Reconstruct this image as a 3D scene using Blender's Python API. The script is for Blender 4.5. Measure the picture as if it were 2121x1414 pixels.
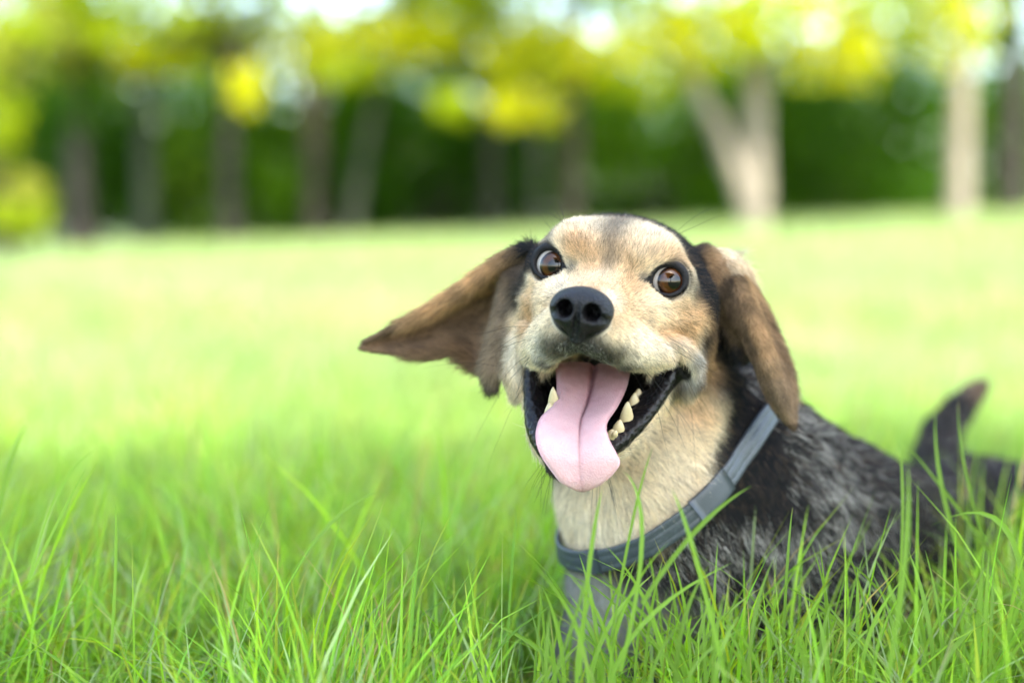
import bpy, math, random
import numpy as np
from mathutils import Vector, Matrix, Euler

for o in list(bpy.data.objects): bpy.data.objects.remove(o)
HAIR_DENSITY = 1.0
SHADE_N = 420
rng = np.random.default_rng(7)
random.seed(7)
SC = bpy.context.scene
COL = SC.collection

# ------------------------------------------------------------------ camera
CAM_H = 0.37
PITCH = math.atan((707 - 450) / 2946.0)
FOCUS = 0.880
cam_d = bpy.data.cameras.new('camera'); cam = bpy.data.objects.new('camera', cam_d); COL.objects.link(cam)
cam_d.sensor_width = 36.0; cam_d.lens = 50.0; cam_d.clip_start = 0.02; cam_d.clip_end = 600
cam.location = (0, 0, CAM_H); cam.rotation_euler = (math.pi/2 - PITCH, 0, 0)
cam_d.dof.use_dof = True; cam_d.dof.focus_distance = FOCUS; cam_d.dof.aperture_fstop = 2.0
cam_d.dof.aperture_blades = 0
SC.camera = cam

# ------------------------------------------------------------------ light
SUN_EL, SUN_AZ = math.radians(52), math.radians(152)   # azimuth: from +Y (into the picture) turning to +X
world = bpy.data.worlds.new('World'); SC.world = world; world.use_nodes = True
wn = world.node_tree; bg = wn.nodes['Background']
sky = wn.nodes.new('ShaderNodeTexSky'); sky.sky_type = 'NISHITA'; sky.sun_disc = False
sky.sun_elevation = SUN_EL; sky.sun_rotation = SUN_AZ; sky.dust_density = 2.2; sky.air_density = 1.0; sky.ozone_density = 1.0
wn.links.new(sky.outputs[0], bg.inputs[0]); bg.inputs[1].default_value = 0.15
sun_d = bpy.data.lights.new('sun', 'SUN'); sun = bpy.data.objects.new('sun', sun_d); COL.objects.link(sun)
sun_d.energy = 2.25; sun_d.angle = math.radians(0.6); sun_d.color = (1.0, 0.95, 0.86)
sd = Vector((math.sin(SUN_AZ)*math.cos(SUN_EL), math.cos(SUN_AZ)*math.cos(SUN_EL), math.sin(SUN_EL)))
sun.rotation_euler = sd.to_track_quat('Z', 'Y').to_euler(); sun.location = sd*30
SC.view_settings.view_transform = 'Standard'; SC.view_settings.look = 'None'; SC.view_settings.gamma = 1.0
SC.view_settings.exposure = 2.9
SC.view_settings.use_white_balance = True; SC.view_settings.white_balance_temperature = 7000; SC.view_settings.white_balance_tint = 6
SC.render.engine = 'CYCLES'
SC.cycles.use_denoising = True
SC.cycles.max_bounces = 8; SC.cycles.diffuse_bounces = 4; SC.cycles.glossy_bounces = 3
SC.cycles.transmission_bounces = 4; SC.cycles.transparent_max_bounces = 8; SC.cycles.sample_clamp_indirect = 6
SC.cycles_curves.shape = 'RIBBONS'

# ------------------------------------------------------------------ helpers
FWD = np.array([0, math.cos(PITCH), -math.sin(PITCH)]); UPV = np.array([0, math.sin(PITCH), math.cos(PITCH)])
def at(u, v, Y):
    """world point at the given distance Y in front of the camera's foot, found from its bearing"""
    d = FWD + UPV*((707-v)/2946.0) + np.array([1., 0, 0])*((u-1060.5)/2946.0)
    return np.array([0, 0, CAM_H]) + d*(Y/d[1])

def ground(x, y):
    """height of the lawn: level under the dog, rising gently to the trees and to the right"""
    x = np.asarray(x, float); y = np.asarray(y, float)
    t = np.clip((y-2.0)/13.0, 0, 3.0)
    return 0.13*t*t*(3-2*np.minimum(t, 1))/np.maximum(1, t*t) * 1.0 + 0.034*x*np.clip((y-2.5)/10.0, 0, 1.2) + 0.012*np.sin(x*1.7+.4)*np.sin(y*1.1) * np.clip((y-1.6)/2, 0, 1)

def mesh_obj(name, verts, faces, mats=(), parent=None, smooth=True):
    me = bpy.data.meshes.new(name)
    verts = np.asarray(verts, dtype=np.float32); 
    if isinstance(faces, np.ndarray) and faces.ndim == 2:
        n, k = faces.shape
        me.vertices.add(len(verts)); me.vertices.foreach_set('co', verts.ravel())
        me.loops.add(n*k); me.loops.foreach_set('vertex_index', faces.astype(np.int32).ravel())
        me.polygons.add(n); me.polygons.foreach_set('loop_start', np.arange(0, n*k, k, dtype=np.int32))
        me.update(calc_edges=True)
    else:
        me.from_pydata([tuple(map(float, v)) for v in verts], [], faces); me.update()
    for m in mats: me.materials.append(m)
    if smooth: me.polygons.foreach_set('use_smooth', np.ones(len(me.polygons), dtype=bool))
    o = bpy.data.objects.new(name, me); COL.objects.link(o)
    if parent is not None: o.parent = parent
    return o

def tag(o, label=None, cat=None, group=None, kind=None):
    if label: o['label'] = label
    if cat: o['category'] = cat
    if group: o['group'] = group
    if kind: o['kind'] = kind
    return o

def add_attr(me, name, arr, dom='POINT'):
    arr = np.asarray(arr, dtype=np.float32)
    if arr.ndim == 2:
        if arr.shape[1] == 3: arr = np.concatenate([arr, np.ones((len(arr), 1), np.float32)], 1)
        a = me.attributes.new(name, 'FLOAT_COLOR', dom); a.data.foreach_set('color', arr.ravel())
    else:
        a = me.attributes.new(name, 'FLOAT', dom); a.data.foreach_set('value', arr)

class NT:
    """small node-tree helper"""
    def __init__(s, name):
        s.m = bpy.data.materials.new(name); s.m.use_nodes = True; s.t = s.m.node_tree
        s.b = s.t.nodes['Principled BSDF']; s.out = s.t.nodes['Material Output']
    def n(s, typ, **kw):
        nd = s.t.nodes.new('ShaderNode'+typ)
        for k, v in kw.items():
            if k.startswith('i_'):
                key = k[2:]; nd.inputs[int(key) if key.isdigit() else key.replace('_', ' ')].default_value = v
            else: setattr(nd, k, v)
        return nd
    def l(s, a, b): s.t.links.new(a, b)
    def ramp(s, stops):
        r = s.n('ValToRGB'); e = r.color_ramp.elements
        while len(e) < len(stops): e.new(0.5)
        for el, (p, c) in zip(e, stops): el.position = p; el.color = (*c, 1)
        return r
def rgb(*c): return np.array(c, dtype=np.float64)

# ------------------------------------------------------------------ implicit-surface sculpting
class Field:
    """signed distance on a rectilinear grid, local millimetres"""
    def __init__(s, xs, ys, zs, far=20.0):
        s.ax = [np.asarray(a, np.float32) for a in (xs, ys, zs)]; s.far = far
        s.D = np.full([len(a) for a in s.ax], far, np.float32)
    def box(s, lo, hi):
        sl = []
        for a, l, h in zip(s.ax, lo, hi):
            i0 = max(0, np.searchsorted(a, l)-1); i1 = min(len(a), np.searchsorted(a, h)+1)
            if i1 <= i0: return None
            sl.append(slice(i0, i1))
        return tuple(sl)
    def pts(s, sl):
        return (s.ax[0][sl[0]][:, None, None], s.ax[1][sl[1]][None, :, None], s.ax[2][sl[2]][None, None, :])
    def _merge(s, sl, d, k, op):
        A = s.D[sl]; d = np.minimum(d, s.far) if op == 'u' else d
        if op == 'u':
            h = np.maximum(k-np.abs(A-d), 0)/k; s.D[sl] = np.minimum(A, d)-h*h*k*0.25
        else:
            d = -d; h = np.maximum(k-np.abs(A-d), 0)/k; s.D[sl] = np.maximum(A, d)+h*h*k*0.25
    def ell(s, c, r, k=6., op='u', R=None):
        c = np.asarray(c, float); r = np.asarray(r, float); m = (s.far if op == 'u' else k)+1
        e = np.full(3, r.max()) if R is not None else r
        sl = s.box(c-e-m, c+e+m)
        if sl is None: return
        x, y, z = s.pts(sl); x = x-c[0]; y = y-c[1]; z = z-c[2]
        if R is not None:
            R = np.asarray(R, float)
            x, y, z = (R[0, 0]*x+R[1, 0]*y+R[2, 0]*z, R[0, 1]*x+R[1, 1]*y+R[2, 1]*z, R[0, 2]*x+R[1, 2]*y+R[2, 2]*z)
        k0 = np.sqrt((x/r[0])**2+(y/r[1])**2+(z/r[2])**2); k1 = np.sqrt((x/r[0]**2)**2+(y/r[1]**2)**2+(z/r[2]**2)**2)
        s._merge(sl, (k0*(k0-1)/np.maximum(k1, 1e-6)).astype(np.float32), k, op)
    def cone(s, a, b, ra, rb, k=6., op='u', sq=None):
        a = np.asarray(a, float); b = np.asarray(b, float); rm = max(ra, rb); m = (s.far if op == 'u' else k)+1
        sl = s.box(np.minimum(a, b)-rm-m, np.maximum(a, b)+rm+m)
        if sl is None: return
        x, y, z = s.pts(sl); ab = b-a; L2 = max(ab@ab, 1e-6)
        x = x-a[0]; y = y-a[1]; z = z-a[2]
        t = np.clip((x*ab[0]+y*ab[1]+z*ab[2])/L2, 0, 1)
        d = np.sqrt((x-t*ab[0])**2+(y-t*ab[1])**2+(z-t*ab[2])**2)-(ra+(rb-ra)*t)
        s._merge(sl, d.astype(np.float32), k, op)
    def chain(s, pts, rs, k=6., op='u'):
        pts = np.asarray(pts, float); rm = max(rs); m = (s.far if op == 'u' else k)+1
        sl = s.box(pts.min(0)-rm-m, pts.max(0)+rm+m)
        if sl is None: return
        X, Y, Z = s.pts(sl); best = None
        for i in range(len(pts)-1):
            a, ab = pts[i], pts[i+1]-pts[i]; L2 = max(ab@ab, 1e-6); x = X-a[0]; y = Y-a[1]; z = Z-a[2]
            t = np.clip((x*ab[0]+y*ab[1]+z*ab[2])/L2, 0, 1)
            d = np.sqrt((x-t*ab[0])**2+(y-t*ab[1])**2+(z-t*ab[2])**2)-(rs[i]+(rs[i+1]-rs[i])*t)
            best = d if best is None else np.minimum(best, d)
        s._merge(sl, best.astype(np.float32), k, op)
    def sheet(s, P, th, k=4.):
        """thick curved sheet through the grid of points P[i][j], thickness th[i]"""
        n, m = P.shape[:2]
        lo = P.reshape(-1, 3).min(0)-12; hi = P.reshape(-1, 3).max(0)+12
        sl = s.box(lo, hi); x, y, z = s.pts(sl)
        G = np.stack(np.broadcast_arrays(x, y, z), -1).reshape(-1, 3).astype(np.float32)
        best = np.full(len(G), 1e3, np.float32)
        for i in range(n-1):
            for j in range(m-1):
                q = [P[i, j], P[i+1, j], P[i+1, j+1], P[i, j+1]]; t = 0.5*(th[i]+th[i+1])
                ql = np.min(q, 0)-11; qh = np.max(q, 0)+11
                ix = np.nonzero(np.all((G > ql) & (G < qh), 1))[0]
                if len(ix) == 0: continue
                g = G[ix]
                for T in ((q[0], q[1], q[2]), (q[0], q[2], q[3])):
                    best[ix] = np.minimum(best[ix], tri_dist(g, *[np.asarray(v, np.float32) for v in T])-t)
        s._merge(sl, np.minimum(best, s.far).reshape(s.D[sl].shape), k, 'u')
    def mesh(s):
        D = s.D; nx, ny, nz = D.shape; S = D < 0
        act = np.zeros((nx-1, ny-1, nz-1), np.uint8)
        for i in (0, 1):
            for j in (0, 1):
                for k in (0, 1): act += S[i:nx-1+i, j:ny-1+j, k:nz-1+k]
        ci = np.nonzero((act > 0) & (act < 8)); nv = len(ci[0])
        idx = np.full(act.shape, -1, np.int32); idx[ci] = np.arange(nv)
        acc = np.zeros((nv, 3)); cnt = np.zeros(nv)
        cor = [(i, j, k) for i in (0, 1) for j in (0, 1) for k in (0, 1)]
        co = lambda c: np.stack([s.ax[a][ci[a]+c[a]] for a in range(3)], 1).astype(np.float64)
        val = {c: D[ci[0]+c[0], ci[1]+c[1], ci[2]+c[2]].astype(np.float64) for c in cor}
        for c in cor:
            for a in range(3):
                if c[a] == 0:
                    e = tuple(1 if q == a else c[q] for q in range(3)); A, B = val[c], val[e]
                    m = (A < 0) != (B < 0); t = np.where(m, A/np.where(m, A-B, 1), 0)[:, None]
                    acc += np.where(m[:, None], co(c)*(1-t)+co(e)*t, 0); cnt += m
        V = acc/np.maximum(cnt, 1)[:, None]; F = []
        for a in range(3):
            b, c = (a+1) % 3, (a+2) % 3
            lo = [slice(None)]*3; hi = [slice(None)]*3; lo[a] = slice(0, -1); hi[a] = slice(1, None)
            A = S[tuple(lo)]; B = S[tuple(hi)]; e = np.array(np.nonzero(A != B)).T
            ok = np.all([(e[:, q] > 0) & (e[:, q] < D.shape[q]-1) for q in (b, c)], 0); e = e[ok]
            def cell(db, dc):
                q = e.copy(); q[:, b] -= db; q[:, c] -= dc; return idx[q[:, 0], q[:, 1], q[:, 2]]
            f = np.stack([cell(1, 1), cell(0, 1), cell(0, 0), cell(1, 0)], 1)
            fl = ~A[e[:, 0], e[:, 1], e[:, 2]]; f[fl] = f[fl][:, ::-1]; F.append(f)
        F = np.concatenate(F); return V, F

def tri_dist(p, a, b, c):
    ab, ac, bc, ca = b-a, c-a, c-b, a-c; n = np.cross(ab, ac); nn = max(float(n@n), 1e-9)
    pa, pb, pc = p-a, p-b, p-c
    ins = ((np.cross(ab, n) @ pa.T) <= 0) & ((np.cross(bc, n) @ pb.T) <= 0) & ((np.cross(ca, n) @ pc.T) <= 0)
    def seg(v, e):
        t = np.clip((v@e)/max(float(e@e), 1e-9), 0, 1)[:, None]; d = v-t*e; return np.einsum('ij,ij->i', d, d)
    d2 = np.minimum(np.minimum(seg(pa, ab), seg(pb, bc)), seg(pc, ca))
    return np.sqrt(np.where(ins, (pa@n)**2/nn, d2))

def smooth_verts(V, F, it=2, lam=0.5):
    for _ in range(it):
        acc = np.zeros_like(V); cnt = np.zeros(len(V))
        for i in range(F.shape[1]):
            j = (i+1) % F.shape[1]
            np.add.at(acc, F[:, i], V[F[:, j]]); np.add.at(acc, F[:, j], V[F[:, i]])
            np.add.at(cnt, F[:, i], 1); np.add.at(cnt, F[:, j], 1)
        V = V+(acc/np.maximum(cnt, 1)[:, None]-V)*lam
    return V

def catmull(P, n):
    """resample a list of points with a Catmull-Rom spline into n points"""
    P = np.asarray(P, float); Q = np.vstack([2*P[0]-P[1], P, 2*P[-1]-P[-2]]); t = np.linspace(0, len(P)-1-1e-6, n)
    i = t.astype(int); f = (t-i)[:, None]; a, b, c, d = Q[i], Q[i+1], Q[i+2], Q[i+3]
    return 0.5*(2*b+(c-a)*f+(2*a-5*b+4*c-d)*f*f+(3*b-a-3*c+d)*f**3)
def catmull_grid(P, n, m):
    P = np.asarray(P, float); A = np.stack([catmull(P[:, j], n) for j in range(P.shape[1])], 1)
    return np.stack([catmull(A[i], m) for i in range(n)], 0)

# ================================================================== THE DOG
MM = 0.001
HEAD_POS = at(1260, 562, 0.902)
YAW, HPITCH, ROLL = math.radians(-14), math.radians(-3), math.radians(8)
HR = np.array((Matrix.Rotation(YAW, 3, 'Z') @ Matrix.Rotation(ROLL, 3, 'Y') @ Matrix.Rotation(HPITCH, 3, 'X')))
def L(u, v, Y): return (HR.T @ (at(u, v, Y)-HEAD_POS))/MM          # bearing + distance -> head-local mm
def W(p): return (np.asarray(p, float)*MM) @ HR.T + HEAD_POS        # head-local mm -> world
def proj(p):
    q = W(p)-np.array([0, 0, CAM_H]); f = q@FWD
    return np.stack([1060.5+2946*q[..., 0]/f, 707-2946*(q@UPV)/f], -1)

EYE = {s: np.array([s*35.8, 7.4, -1.0-.8*(s < 0)]) for s in (-1, 1)}; EYE_R = 13.2
EYE_DIR = {s: np.array([s*0.26, -0.95, 0.08]) for s in (-1, 1)}
def nrm(v): v = np.asarray(v, float); return v/np.linalg.norm(v)
def lid_loop(s, rad, n=28, grow=1.0):
    """almond-shaped eye opening lying on a ball round the eye"""
    d = nrm(EYE_DIR[s]); ex = nrm(np.cross([0, 0, 1], d))*-1; ez = np.cross(ex, d); ez = ez if ez[2] > 0 else -ez
    ex = ex if ex[0] > 0 else -ex
    out = []
    for i in range(n):
        t = 2*math.pi*i/n; c, q = math.cos(t), math.sin(t)
        h = 1.16 if q > 0 else 0.82
        tilt = 0.10*s
        v = d + grow*(ex*c*1.08 + ez*(math.copysign(abs(q)**0.9, q)*h + tilt*c))
        out.append(EYE[s]+nrm(v)*rad)
    return np.array(out), d, ex, ez

def axis(*segs):
    out = []
    for a, b, h in segs: out.append(np.arange(a, b, h))
    return np.concatenate(out+[[segs[-1][1]]])

def hang(p):
    """the lips and jaw hang straight although the skull is tilted"""
    p = np.array(p, float); t = np.clip((-25-p[..., 2])/45, 0, 1)*np.clip((115-p[..., 1])/50, 0, 1)*np.clip((-p[..., 2]-25)/1, 0, 1)
    t = t*t*(3-2*t)*np.clip((190+p[..., 2])/50, 0, 1)*np.clip((100-np.abs(p[..., 0]))/35, 0, 1)
    p[..., 2] += 0.15*p[..., 0]*t
    return p
def LH(u, v, Y):
    """like L, for points that will be carried along by hang()"""
    p = L(u, v, Y); q = p.copy()
    for _ in range(6): q = q+(p-hang(q))
    return q

F = Field(axis((-172, -72, 2), (-72, 74, 1), (74, 140, 2), (140, 500, 6)),
          axis((-86, 42, 1), (42, 120, 2), (120, 880, 7)),
          axis((-420, -128, 5), (-128, 40, 1), (40, 70, 2)))
# --- trunk, lying with the spine running back and to the right
def B(a, b, ra, rb, k=30): F.cone(L(*a), L(*b), ra, rb, k)
B((1335, 760, 1.00), (1355, 1010, 0.99), 57, 56)         # neck
B((1355, 1010, 0.99), (1398, 1260, 1.01), 56, 68)        # chest
B((1500, 970, 1.03), (1570, 1200, 1.05), 64, 86)         # shoulder
B((1565, 1052, 1.05), (1680, 1140, 1.09), 72, 80)
B((1680, 1135, 1.09), (1850, 1188, 1.20), 78, 80)        # rib cage
B((1850, 1186, 1.20), (1990, 1155, 1.32), 78, 68)        # loin
B((2015, 1115, 1.29), (2150, 1150, 1.20), 68, 64)        # thigh
B((2150, 1155, 1.20), (2270, 1240, 1.14), 60, 42)
B((1600, 1270, 1.02), (1480, 1450, 0.96), 38, 28)        # upper arm
B((1480, 1450, 0.96), (1290, 1590, 0.86), 26, 20)        # forearm on the ground
B((1310, 1290, 1.02), (1230, 1480, 0.97), 36, 26)
B((1230, 1490, 0.97), (1120, 1610, 0.86), 24, 20)
tail = [(1935, 1020, 1.38), (1940, 955, 1.40), (1950, 895, 1.42), (1985, 848, 1.43), (2015, 816, 1.44), (2038, 797, 1.44)]
for i in range(5): B(tail[i], tail[i+1], [26, 20, 17, 13, 9][i], [20, 17, 13, 9, 6][i], 14)
# --- skull and face
F.ell((0, 50, 5), (50, 60, 30.5), 14)
for s in (-1, 1):
    F.ell((s*22, 7, 14), (18, 17, 12.5), 16)               # brow
    F.ell((s*44, 36, -20), (22, 34, 28), 14)             # cheek bone
    F.ell((s*47, 44, -50), (20, 30, 31), 14)             # jaw muscle
    F.ell((s*25, 2, -24), (20, 26, 19), 12)              # face below the eye
F.cone((0, 4, -19), (0, -58, -28), 24, 18.5, 10)         # muzzle
for s in (-1, 1):
    F.ell((s*13.5, -45, -39), (14, 25, 14.5), 9)             # lip pads
    kx = 1. if s > 0 else .88
    F.chain([(s*22*kx, -34, -43), (s*34*kx, -12, -48.5), (s*45*(.5+.5*kx), 12, -51)], [15, 13, 8.5], 9)   # upper lip
    jx = 1. if s > 0 else .9
    F.chain([(s*43*jx, 46, -56), (s*36*jx, 18, -82), (s*22, -8, -106), (s*8, -22, -118)], [13, 11, 10, 9], 8)  # jaw bone
F.chain([LH(1376, 697, .882), LH(1408, 713, .895), LH(1432, 746, .903), LH(1438, 785, .910), LH(1425, 812, .916)], [3.5, 4.5, 5.5, 5.5, 4.5], 5)
F.chain([LH(1092, 688, .922), LH(1070, 715, .926), LH(1063, 760, .929), LH(1072, 805, .932)], [4, 5, 6, 4.5], 5)     # smile folds
F.chain([LH(1450, 810, .952), LH(1425, 865, .952), LH(1360, 930, .945)], [14, 15, 12], 14)          # cheek running into the jaw
for s in (-1, 1): F.cone((s*8.2, -88, -24.5), (s*7, -60, -23), 5.2, 3.2, 2, 's')
F.ell((0, -23, -120), (14, 11, 9), 8)                   # chin
F.cone((0, 45, -92), (0, 0, -112), 34, 17, 14)           # throat
F.chain([LH(1382, 722, .880), LH(1401, 742, .890), LH(1408, 766, .899)], [1.6, 2.6, 2.2], 3, 's')
F.chain([LH(1100, 705, .912), LH(1088, 735, .914), LH(1089, 765, .916)], [1.8, 2.6, 2.6], 3, 's')
# mouth
tr = np.array(Matrix.Rotation(math.radians(32), 3, 'X'))
F.ell((0, 14, -78), (37, 46, 20), 5, 's', tr)
F.ell((0, -14, -84), (27, 36, 20), 5, 's', tr)
F.ell((0, -22, -59), (20, 38, 9), 5, 's')
GAP = {1: ([LH(1388, 786, .897), LH(1352, 832, .888), LH(1312, 872, .880)], [7, 12, 14]), -1: ([LH(1110, 786, .915), LH(1120, 830, .906), LH(1136, 880, .895)], [5.5, 8.5, 10])}
for s in (-1, 1): F.chain(*GAP[s], 3, 's')
LIP = {}
for s in (-1, 1):
    LIP[s] = catmull([(s*44, 18, -55), (s*48, 11, -65), (s*43.5, 4, -81), (s*35.5, -7, -97), (s*24, -19, -111), (s*10, -28, -119)], 20)*np.array([1. if s > 0 else .89, 1, 1])
    F.chain(LIP[s], 2.9+1.6*np.sin(np.linspace(0, math.pi, 20)), 4)
# --- ears
EARL = [[(1100, 512, .935), (1072, 600, .955), (1052, 690, .945)],
        [(1040, 538, .945), (1015, 625, .985), (1008, 738, .955)],
        [(965, 590, .952), (945, 650, .988), (945, 729, .957)],
        [(880, 645, .957), (872, 690, .982), (872, 734, .957)],
        [(805, 682, .960), (800, 706, .972), (800, 728, .960)],
        [(753, 709, .962), (751, 716, .964), (750, 722, .962)]]
EARR = [[(1430, 550, .965), (1445, 545, .975), (1470, 560, .99)],
        [(1472, 545, .952), (1500, 526, .955), (1525, 540, .985)],
        [(1500, 590, .945), (1535, 585, .940), (1556, 602, .975)],
        [(1535, 680, .940), (1567, 672, .930), (1598, 690, .965)],
        [(1570, 768, .938), (1598, 762, .926), (1628, 764, .955)],
        [(1598, 836, .940), (1618, 832, .930), (1645, 836, .950)],
        [(1636, 882, .940), (1640, 884, .939), (1646, 886, .942)]]
EARG = {}
for s, E in ((-1, EARL), (1, EARR)):
    g = np.array([[L(*p) for p in row] for row in E]); EARG[s] = catmull_grid(g, 13, 6)
    F.sheet(EARG[s], np.linspace(3.0, 1.7, 13), 6)
F.chain([L(1075, 590, .945), L(1045, 680, .94), L(1025, 730, .938), L(1024, 760, .938)], [8, 8, 6, 3.5], 12)
F.cone(L(1455, 540, .955), L(1480, 580, .95), 9, 9, 10)
F.chain([L(1495, 590, .955), L(1518, 660, .955), L(1530, 728, .955)], [10, 8, 4], 12)
# --- eye sockets and lids
for s in (-1, 1):
    F.ell(EYE[s]+np.array([0, 1.5, 0]), (19, 15.0, 16.5), 8)
for s in (-1, 1):
    lp, d, ex, ez = lid_loop(s, 14.5)
    Re = np.stack([ex, d, ez], 1)
    F.ell(EYE[s]+d*10, (12.4, 9, 12.0), 2.5, 's', Re)
    F.ell(EYE[s], (13.4, 13.4, 13.4), 1, 's')
    cl = np.vstack([lp, lp[:1]]); F.chain(cl, 1.5+1.0*np.clip(np.sin(np.linspace(0, 2*math.pi, len(cl))), 0, 1), 1.2)
for s in (-1, 1): F.chain([(s*36, 12, -83), (s*29, -4, -98), (s*17, -19, -111)], [6.5, 7.5, 6], 5)   # gums
V, Fa = F.mesh(); V = hang(smooth_verts(V, Fa, 2, 0.5))
print('body mesh', len(V), len(Fa))

# --- nose leather
NC = np.array([0, -70.0, -23.5])
N = Field(axis((-25, 25, .6)), axis((-24, 24, .6)), axis((-26, 18, .6)), 8.)
N.ell((0, 2, 2), (17.5, 14, 11.5), 4)
for s in (-1, 1):
    N.ell((s*9.2, -2.5, -1.2), (9.6, 11, 9.2), 5)
N.cone((0, -3, -5), (0, -1.5, -17), 10.5, 4.2, 9)
for s in (-1, 1):
    N.cone((s*8.2, -14.5, -1.0), (s*7.4, 4, 0.6), 5.6, 3.8, 2, 's')
    N.cone((s*9, -13.5, -3.0), (s*13.8, -11.5, -3.8), 3.2, 2.2, 2, 's')
    N.cone((s*13.8, -11.5, -3.8), (s*20, -4, -4.4), 2.4, 1.4, 2, 's')
N.cone((0, -14.2, 3), (0, -13.4, -6), 1.1, 2.0, 1.5, 's'); N.cone((0, -12.2, -6), (0, -6, -20), 1.9, 1.7, 1.5, 's')
NV, NF = N.mesh(); NV = hang(smooth_verts(NV, NF, 3, 0.5)+NC)

# --- tongue
TR = [((1150, 757), (1228, 760), (1306, 767), .932), ((1153, 800), (1223, 803), (1299, 800), .908),
      ((1148, 834), (1212, 845), (1283, 836), .888), ((1118, 866), (1201, 877), (1258, 876), .870),
      ((1109, 905), (1199, 915), (1262, 908), .860), ((1120, 943), (1201, 950), (1277, 938), .857),
      ((1143, 977), (1203, 983), (1284, 961), .857), ((1160, 998), (1205, 1004), (1264, 988), .858),
      ((1180, 1010), (1208, 1017), (1242, 1006), .860)]
g = np.array([[L(*a, Y-.004), L(*b, Y), L(*c, Y-.004)] for a, b, c, Y in TR])
for i, dd in enumerate([7, 7, 6, 4, 1, -3, -3, -2, 0]): g[i, 1] += np.array([0, 1., 0])*dd*0.6
TG = catmull_grid(g, 56, 33)
du = np.gradient(TG, axis=0); dv = np.gradient(TG, axis=1); tn = np.cross(du, dv); tn /= np.linalg.norm(tn, axis=2, keepdims=True)
if tn[20, 16, 1] > 0: tn = -tn
sx = np.linspace(-1, 1, 33)[None, :, None]; sy = np.linspace(0, 1, 56)[:, None, None]
endf = np.sqrt(np.clip(1-sy**10, 0, 1)); edge = np.sqrt(np.clip(1-np.abs(sx)**4, 0, 1))
tk = 3.6*edge*endf
groove = (2.6*np.exp(-(sx/.07)**2)+0.9*np.exp(-(sx/.3)**2))*np.clip(1.2-sy*1.4, .10, 1)*edge*np.clip((1-sy)*5, 0, 1)
tops = TG+tn*(tk-groove); bots = TG-tn*tk
TV = np.concatenate([tops.reshape(-1, 3), bots.reshape(-1, 3)]); TF = []; o = 56*33
for i in range(55):
    for j in range(32):
        a = i*33+j; TF.append((a, a+33, a+34, a+1)); TF.append((o+a, o+a+1, o+a+34, o+a+33))
for i in range(55):
    for j in (0, 32):
        a = i*33+j; q = (a, a+33, o+a+33, o+a); TF.append(q if j else q[::-1])
for j in range(32):
    a = 55*33+j; TF.append((a, a+1, o+a+1, o+a)); TF.append((o+j, o+j+1, j+1, j))
TF = np.array(TF)

# --- teeth: (base, tip, width mm)
TEETH = [((1297, 880, .886), (1301, 830, .883), 9.4), ((1280, 896, .880), (1285, 868, .878), 8.4), ((1265, 904, .874), (1269, 888, .873), 6.4), ((1273, 901, .871), (1276, 890, .870), 4.2),
         ((1312, 852, .898), (1316, 812, .896), 8.8), ((1321, 832, .906), (1324, 804, .905), 7.6),
         ((1147, 846, .888), (1146, 800, .886), 7.6), ((1139, 866, .881), (1139, 832, .880), 7.8), ((1132, 880, .875), (1132, 860, .874), 5.6)]
GUMS = [[(1330, 842, .908), (1314, 862, .900), (1297, 888, .888), (1280, 902, .882), (1262, 908, .875)], [(1154, 835, .893), (1145, 856, .889), (1137, 874, .882), (1129, 888, .876)]]
def tooth_mesh(a, b, w):
    a = np.array(a); b = np.array(b); ax = b-a; ln = np.linalg.norm(ax); ax /= ln
    e1 = nrm(np.cross(ax, [0, 1, 0])); e2 = np.cross(ax, e1); vs = []; fs = []; n = 14
    prof = [(-.25, .80), (0, .95), (.2, 1), (.45, .86), (.7, .60), (.88, .34), (.97, .14)]
    for t, r in prof:
        c = a+ax*ln*t+e2*0.06*ln*t*t
        for i in range(n):
            q = 2*math.pi*i/n; vs.append(c+(e1*math.cos(q)*1.0+e2*math.sin(q)*0.75)*r*w/2)
    vs.append(b)
    for k in range(len(prof)-1):
        for i in range(n): fs.append((k*n+i, k*n+(i+1) % n, (k+1)*n+(i+1) % n, (k+1)*n+i))
    k = len(prof)-1
    for i in range(n): fs.append((k*n+i, k*n+(i+1) % n, len(vs)-1))
    return np.array(vs), fs

# --- coat: the dog's markings, laid on the body in head-local millimetres
def wob(p, f, ph=0.):
    """cheap smooth 3-D noise in -1..1"""
    x, y, z = p[..., 0]*f, p[..., 1]*f, p[..., 2]*f
    return (np.sin(x*1.0+1.7*np.sin(y*.8+ph)+ph)+np.sin(y*1.3+1.4*np.sin(z*.9+2*ph)+1.3)+np.sin(z*1.1+1.6*np.sin(x*.7+3*ph)+2.1))/3
def sstep(a, b, x): t = np.clip((x-a)/(b-a), 0, 1); return t*t*(3-2*t)
def seg_dist(p, pts):
    best = np.full(p.shape[:-1], 1e9); pts = np.asarray(pts, float)
    for a, b in zip(pts[:-1], pts[1:]):
        e = b-a; t = np.clip(((p-a)@e)/max(e@e, 1e-9), 0, 1)[..., None]; best = np.minimum(best, np.linalg.norm(p-a-t*e, axis=-1))
    return best
C = dict(cream=rgb(.84, .72, .53), pale=rgb(.90, .83, .71), tan=rgb(.66, .42, .21), rust=rgb(.40, .20, .075), black=rgb(.010, .0095, .011), grey=rgb(.05, .047, .047),
         brown=rgb(.16, .105, .065), dkbrown=rgb(.075, .045, .025), white=rgb(.92, .89, .83), mid=rgb(.38, .29, .20))
EARTIP = {s: EARG[s].reshape(-1, 3) for s in (-1, 1)}
PATCH = []                                               # (centre, radii, colour, strength, softness)
VP = proj(V); VD = W(V)[:, 1]
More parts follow.
